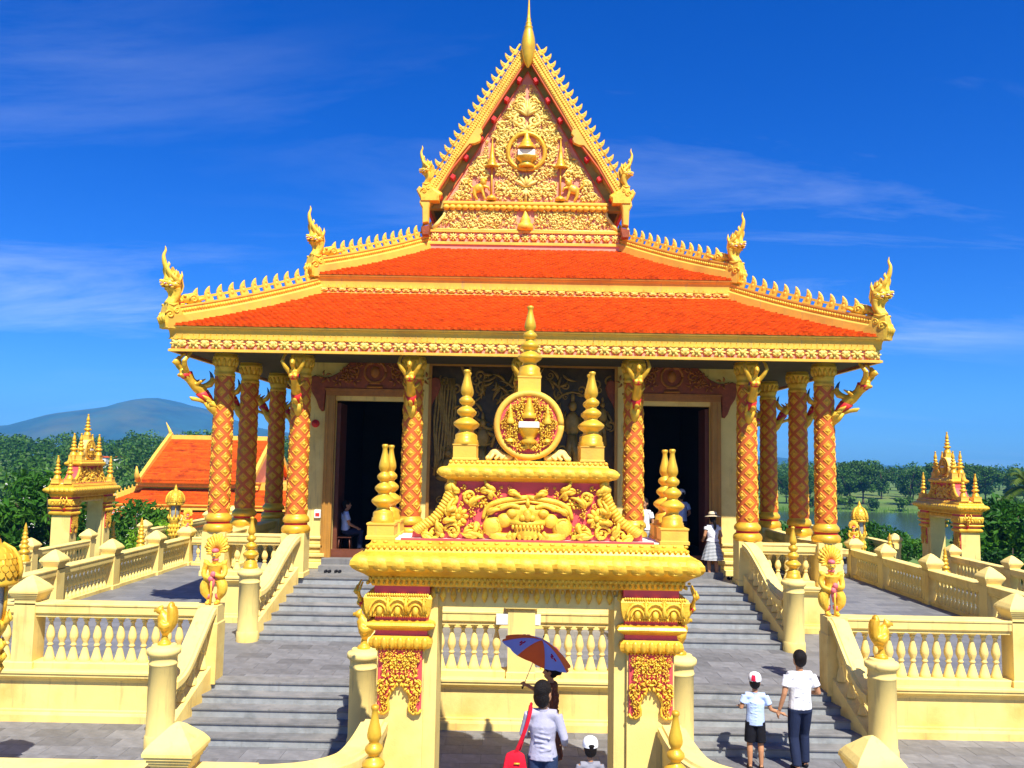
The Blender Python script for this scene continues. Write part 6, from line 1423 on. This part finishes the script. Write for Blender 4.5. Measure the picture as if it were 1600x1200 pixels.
# coconut palm
def palm(H, nf, L, seed, leafm):
    r = random.Random(seed); m = MB(); m.tube(smoothpath([(0,0,-.5),(.1,0,H*.4),(.0,.1,H)],4), interp([.26,.2,.17],9), 10); c = MB()
    for k in range(nf):
        a = 2*PI*k/nf+r.uniform(-.2,.2); el = r.uniform(.1,1.35); pts = []
        for i in range(13):
            t = i/12; q = L*t*math.cos(el)*(1-.15*t); z = H+L*(t*math.sin(el)-(.55+.5*math.cos(el))*t*t*.75); pts.append(Vector((q*math.cos(a), q*math.sin(a), z)))
        c.tube(pts, interp([.04,.03,.008],13), 5)
        for i in range(1,12):
            for sub in (0,.33,.66):
                p = pts[i].lerp(pts[min(i+1,12)], sub); d = (pts[min(i+1,12)]-pts[i-1]).normalized(); sd_ = d.cross(Vector((0,0,1))).normalized()
                for sg in (-1,1):
                    ll = L*.22*(1-abs(i/12-.45)); e = p+sd_*sg*ll*.8+d*ll*.5-Vector((0,0,ll*.35)); w = d*.045
                    c.add([tuple(p-w),tuple(p+w),tuple(e)],[(0,1,2)])
    return m.mesh('trunk','bark'), c.mesh('crown', leafm)
PALM = palm(5.2, 17, 3.1, 4, 'leaf_palm'); PALMD = palm(5.0, 9, 3.0, 9, 'leaf_dry')
plant('coconut_palm', 'coconut palm with arching fronds right of the right side gate', 'palm', None, PALM, (35.6,60.0,-2.6), 0, 1.1)
plant('coconut_palm', 'half dried palm at the right edge of the picture', 'palm', None, PALMD, (38.4,61.0,-2.6), 1.0, 1.15)
# ---- trees on the lawn across the pond
TM = [tree_meshes(50+k, 11, 5.4, 2.4, 14, 170, .62, 'leaf_far', .22, .6, 5) for k in range(4)]
k = 0; GT = 'trees on the far lawn across the pond'
posn = []
r = random.Random(17)
for row in range(2):
    for i in range(16):
        x = 60+i*8.6+r.uniform(-2.5,2.5)+row*4; y = 232+row*16+r.uniform(-5,5)-abs(i-7)*.5; posn.append((x,y))
words = ('leftmost','second','third','fourth','fifth','sixth','seventh','eighth','ninth','tenth','eleventh','twelfth','thirteenth','fourteenth','fifteenth','sixteenth')
for j, (x, y) in enumerate(posn):
    i = j % 16; row = 'front' if j < 16 else 'back'; s = r.uniform(.82,1.05)*(1.12 if 4 <= i <= 8 else .9)
    nm = ('leftmost' if i == 0 else words[i]+' from the left')
    plant('lawn_tree', 'round dark tree, %s in the %s row across the pond' % (nm, row), 'tree', GT, TM[j % 4], (x,y,-5.1), r.uniform(0,6), s)
# low bushes on the pond's far bank and reeds
BUSH = [shrub(70+q, 3.0, 3.2, 'leaf_far_light' if q else 'leaf_far', .55, 90, 8, .6) for q in range(2)]
for j in range(12):
    x = 74+j*7.0+r.uniform(-2,2); y = 214+r.uniform(-3,4); plant('bank_bush', 'low bush on the far bank of the pond, %s from the left' % ('leftmost' if j == 0 else words[j]), 'bush', 'low bushes on the pond bank', BUSH[j % 2], (x,y,-5.9), r.uniform(0,6), r.uniform(.7,1.2))
mb = MB(); r = random.Random(5)
for q in range(5200):
    a = r.uniform(0,2*PI); e = r.uniform(.93,1.08); x = 88+61*e*math.cos(a)+r.gauss(0,1.2); y = 166+47*e*math.sin(a)+r.gauss(0,1.2); h = r.uniform(.6,1.5); w = r.uniform(.06,.14)
    mb.add([(x-w,y,-6.6),(x+w,y,-6.6),(x+r.uniform(-.3,.3),y+r.uniform(-.2,.2),-6.5+h)],[(0,1,2)])
tag(mb.build('pond_reeds','leaf_far_light'), 'green reeds and tall grass round the pond shore', 'reeds', None, 'stuff')
# ---- wooded hills: one mass of small tree crowns
def wood(name, label, pts, hgt, seed, leafm, ls):
    r = random.Random(seed); m = MB()
    for (x, y, z) in pts:
        H = hgt*r.uniform(.75,1.25); S = H*.42
        for b in range(3): leafcloud(m, (x+r.uniform(-1,1)*S*.6, y+r.uniform(-1,1)*S*.6, z+H*(.45+.2*b)), (S*.8,S*.8,S*.55), 64, ls, r, .5, .5, .75)
        m.tube([(x,y,z-1),(x,y,z+H*.6)],[H*.03,H*.015],5)
    o = m.build(name, leafm); tag(o, label, 'woodland', None, 'stuff'); return o
def hillz(x, y): return -5.2 + 8.5*math.exp(-((x+95)/70)**2-((y-300)/95)**2) + 8*math.exp(-((x+215)/80)**2-((y-340)/110)**2)+3*math.exp(-((x+10)/60)**2-((y-330)/80)**2)
mb = MB(); mb.smooth = True; vs = []; fs = []; nx, ny = 44, 26
for j in range(ny):
    for i in range(nx):
        x = -330+i*9.2; y = 110+j*15; ed = min(1, i/3, (nx-1-i)/3, j/3, (ny-1-j)/3); vs.append((x, y, lerp(-7.5, hillz(x,y), ed)))
for j in range(ny-1):
    for i in range(nx-1): a = j*nx+i; fs.append((a,a+1,a+1+nx,a+nx))
mb.add(vs, fs); structure('wooded_hill', mb, 'grass')
r = random.Random(6); pts = []
while len(pts) < 620:
    x = r.uniform(-300,40); y = r.uniform(125,400)
    if x > -120+.0*y and x < -48 and y < 150: pass
    if x/y > .05 : continue
    pts.append((x,y,hillz(x,y)-.3))
wood('hill_woodland', 'dense green woodland covering the hill behind the left side gate', pts, 7.5, 2, 'leaf_far', .85)
pts = []
while len(pts) < 330:
    x = r.uniform(40,420); y = r.uniform(262,420)
    if x/y < .12 or x/y > 1.0: continue
    pts.append((x,y,-5.4+ (y-262)*.012))
wood('far_woodland', 'distant belt of woodland behind the trees across the pond', pts, 8.5, 3, 'leaf_far', .95)
pts = []
while len(pts) < 46:
    x = r.uniform(34,75); y = r.uniform(72,112)
    if x/y < .52 or x/y > .75 or pond(x,y) > 0: continue
    pts.append((x,y,-5.2))
wood('bank_thicket', 'thicket of small trees between the pond and the palm on the right', pts, 4.6, 4, 'leaf_far', .6)
# two tiny white houses in the woodland
for k, (x, lb) in enumerate(((-96.5,'left of two tiny white houses in the woodland right of the side gate spires'), (-93.6,'right of two tiny white houses in the woodland right of the side gate spires'))):
    T = thing('white_house', lb, 'house', (x,200,4.4), 'tiny white houses on the hill'); z = hillz(x,200)+4.0
    m = MB(); m.box(x-.5,x+.5,199,201,z-2,z+1.8); m.build('wall','white',T); m = MB(); m.prism([(x-.6,z+1.8),(x+.6,z+1.8),(x,z+2.1)],198.8,201.2); m.build('roof','roof_tile_far',T)
# ---- blue mountain range
def mtn(name, pk, Y, depth, seed, m='mountain'):
    r = random.Random(seed); mb = MB(); mb.smooth = True; nx = 90; ny = 16; x0 = pk[0][0]; x1 = pk[-1][0]; vs = []; fs = []
    def prof(x):
        for (a, za), (b, zb_) in zip(pk[:-1], pk[1:]):
            if a <= x <= b: t = (x-a)/(b-a); t = t*t*(3-2*t)*.15+t*.85; return lerp(za, zb_, t)
        return 0
    for j in range(ny):
        v = j/(ny-1); k = math.sin(PI*v)
        for i in range(nx):
            x = lerp(x0,x1,i/(nx-1)); z = prof(x)*(k**.8)*(1+.05*math.sin(x*.021+v*7)*math.sin(v*9+x*.006)*(1-k)*3); vs.append((x+30*math.sin(v*6+x*.01)*(1-k), Y+(v-.5)*depth, z-30*(1-k)-4))
    for j in range(ny-1):
        for i in range(nx-1): a = j*nx+i; fs.append((a,a+1,a+1+nx,a+nx))
    mb.add(vs, fs); structure(name, mb, m)
mat('mountain', (.018,.07,.06), .95, var=.35, scale=.01, c2=(.08,.10,.04), c2scale=.004)
mtn('mountain', [(-2868, 20), (-2268, 52), (-1868, 62), (-1588, 80), (-1468, 84), (-1368, 94), (-1288, 122), (-1253, 130), (-1183, 141), (-1118, 152), (-1063, 172), (-1033, 173), (-978, 157), (-928, 148), (-868, 122), (-768, 92), (-658, 78), (-488, 52), (-268, 20), (32, 5)], 2500, 1300, 1)
mtn('far_ridge', [(300,6),(560,24),(660,34),(750,36),(860,26),(980,16),(1200,14),(1500,12),(1900,10),(2500,8),(2900,3)], 2600, 800, 2)
# ---- the second temple with orange tiled roofs on the left
TT = thing('side_temple', 'second temple on the left with three tiers of orange tile roofs', 'temple', (-20,69,-4))
def far_rows(mb, x0, x1, y0, z0, ix, iy, iz, n, r):
    for i in range(n):
        a, b = i/n, min(1,(i+1.25)/n); k = 0; x = x0+ix*a
        while x < x1-ix*a-.05:
            w = min(r.uniform(.5,1.4), x1-ix*a-x); h = .06+r.uniform(0,.03); y, z = y0+iy*a, z0+iz*a
            mb.add([(x,y-.02,z+h),(x+w,y-.02,z+h),(x+w,y0+iy*b,z0+iz*b+.02),(x,y0+iy*b,z0+iz*b+.02),(x,y-.02,z),(x+w,y-.02,z)],[(0,1,2,3),(4,5,1,0)]); x += w
def hip(nm, x0, x1, y0, y1, z0, ins, z1, nfl):
    mb = MB(); mb.add([(x0,y0,z0),(x1,y0,z0),(x1,y1,z0),(x0,y1,z0),(x0+ins,y0+ins,z1),(x1-ins,y0+ins,z1),(x1-ins,y1-ins,z1),(x0+ins,y1-ins,z1)], [(0,1,5,4),(1,2,6,5),(2,3,7,6),(3,0,4,7)]); RR = mb.build(nm,'roof_tile_far',TT)
    mb = MB(); far_rows(mb, x0, x1, y0, z0+.01, ins, ins, z1-z0, 15, random.Random(int(x0))); mb.build('roof_tiles','roof_tile_far',RR)['kind'] = 'stuff'
    mb = MB(); mb.rectloft([(0,z0-.32),(.05,z0-.30),(.02,z0-.1),(.15,z0+.02),(.15,z0+.08),(-.05,z0+.09)], x0, x1, y0, y1, False); mb.build('eave','gold_ridge',RR)
    for (a, b, c_, d) in ((x0,y0,1,1),(x1,y0,-1,1)):
        P0 = Vector((a,b,z0+.1)); P1 = Vector((a+c_*ins,b+d*ins,z1+.1)); mb = MB(); mb.rail([P0,P1],[(-.16,-.1),(.16,-.1),(.14,.25),(-.14,.25)]); H = mb.build('hip_ridge','gold_ridge',RR)
        for i in range(nfl): at('crest_flame', FLAME_S, H, P0.lerp(P1,(i+.6)/nfl)+Vector((0,0,.22)), axes(P1-P0), .9)
hip('lowest_roof', -33.0,-8.0,62.6,80,-.95,1.9,.25,10)
hip('middle_roof', -31.3,-9.7,64.3,78.2,.72,2.3,1.95,12)
mb = MB(); mb.box(-30.5,-10.5,65.4,77,-4,-1.3); mb.build('wall','cream',TT)
mb = MB(); mb.box(-29.2,-11.8,66.4,76,.2,2.4); mb.build('upper_wall','gold_ridge',TT)
for i, x in enumerate((-29.5,-26,-22.5,-19,-15.5,-12)): mb = MB(); mb.lathe([(.3,0),(.25,.2),(.22,.3),(.2,2.6),(.3,2.8)],10,(x,64.2,-4)); mb.build('column','lattice_red',TT)
xr0, xr1 = -29.0, -20.4
mb = MB(); mb.prism([(65.6,2.35),(71,5.6),(76.4,2.35),(76.4,2.55),(71,5.85),(65.6,2.55)], xr0, xr1, 0, 'yz'); UR_ = mb.build('upper_roof','roof_tile_far',TT)
mb = MB(); far_rows(mb, xr0, xr1, 65.6, 2.56, 0, 5.4, 3.3, 34, random.Random(4)); mb.build('roof_tiles','roof_tile_far',UR_)['kind'] = 'stuff'
mb = MB(); mb.rail([(xr0,71,5.8),(xr1,71,5.8)],[(-.2,0),(.2,0),(.16,.35),(-.16,.35)]); mb.build('ridge','gold_ridge',UR_)
for x in (xr0, xr1):
    mb = MB(); mb.rail([(x,65.4,2.4),(x,68.2,4.25),(x,71,6.0)],[(-.14,-.1),(.14,-.1),(.14,.35),(-.14,.35)]); mb.rail([(x,76.6,2.4),(x,73.8,4.25),(x,71,6.0)],[(-.14,-.1),(.14,-.1),(.14,.35),(-.14,.35)]); s_ = -1 if x == xr0 else 1
    mb.tube([(x,71,6.1),(x+s_*.1,71,6.5),(x+s_*.45,71,7.2)],[.2,.12,.02],8); mb.tube([(x,65.3,2.5),(x,65.0,2.9),(x,64.9,3.6)],[.2,.2,.04],8); mb.build('gable_edge','gold_ridge',UR_)
    mb = MB(); mb.prism([(66,2.4),(71,5.5),(76,2.4)], x-.02+(.25 if s_ < 0 else -.25), x+.02+(.25 if s_ < 0 else -.25), 0, 'yz'); mb.build('gable','pink_ground',UR_)
mb = MB(); mb.rectloft([(0,2.05),(.12,2.1),(.05,2.3),(.2,2.42),(.2,2.5)], -29.3,-20.1,66.0,76, False); mb.build('upper_eave','gold_ridge',TT)
# ---- the air
mb = MB(); mb.box(-3400,3400,-400,3600,-60,186); hz_ = mb.build('haze','white'); hz_.data.materials.clear()
hm = bpy.data.materials.new('haze_air'); hm.use_nodes = True; t = hm.node_tree; t.nodes.remove(t.nodes['Principled BSDF']); pv = t.nodes.new('ShaderNodeVolumePrincipled'); pv.inputs['Color'].default_value = (.08,.38,1.0,1); pv.inputs['Density'].default_value = HAZE; pv.inputs['Anisotropy'].default_value = .0
t.links.new(pv.outputs[0], t.nodes['Material Output'].inputs['Volume']); hz_.data.materials.append(hm); tag(hz_, 'thin blue daylight haze filling the air', 'haze', None, 'stuff')
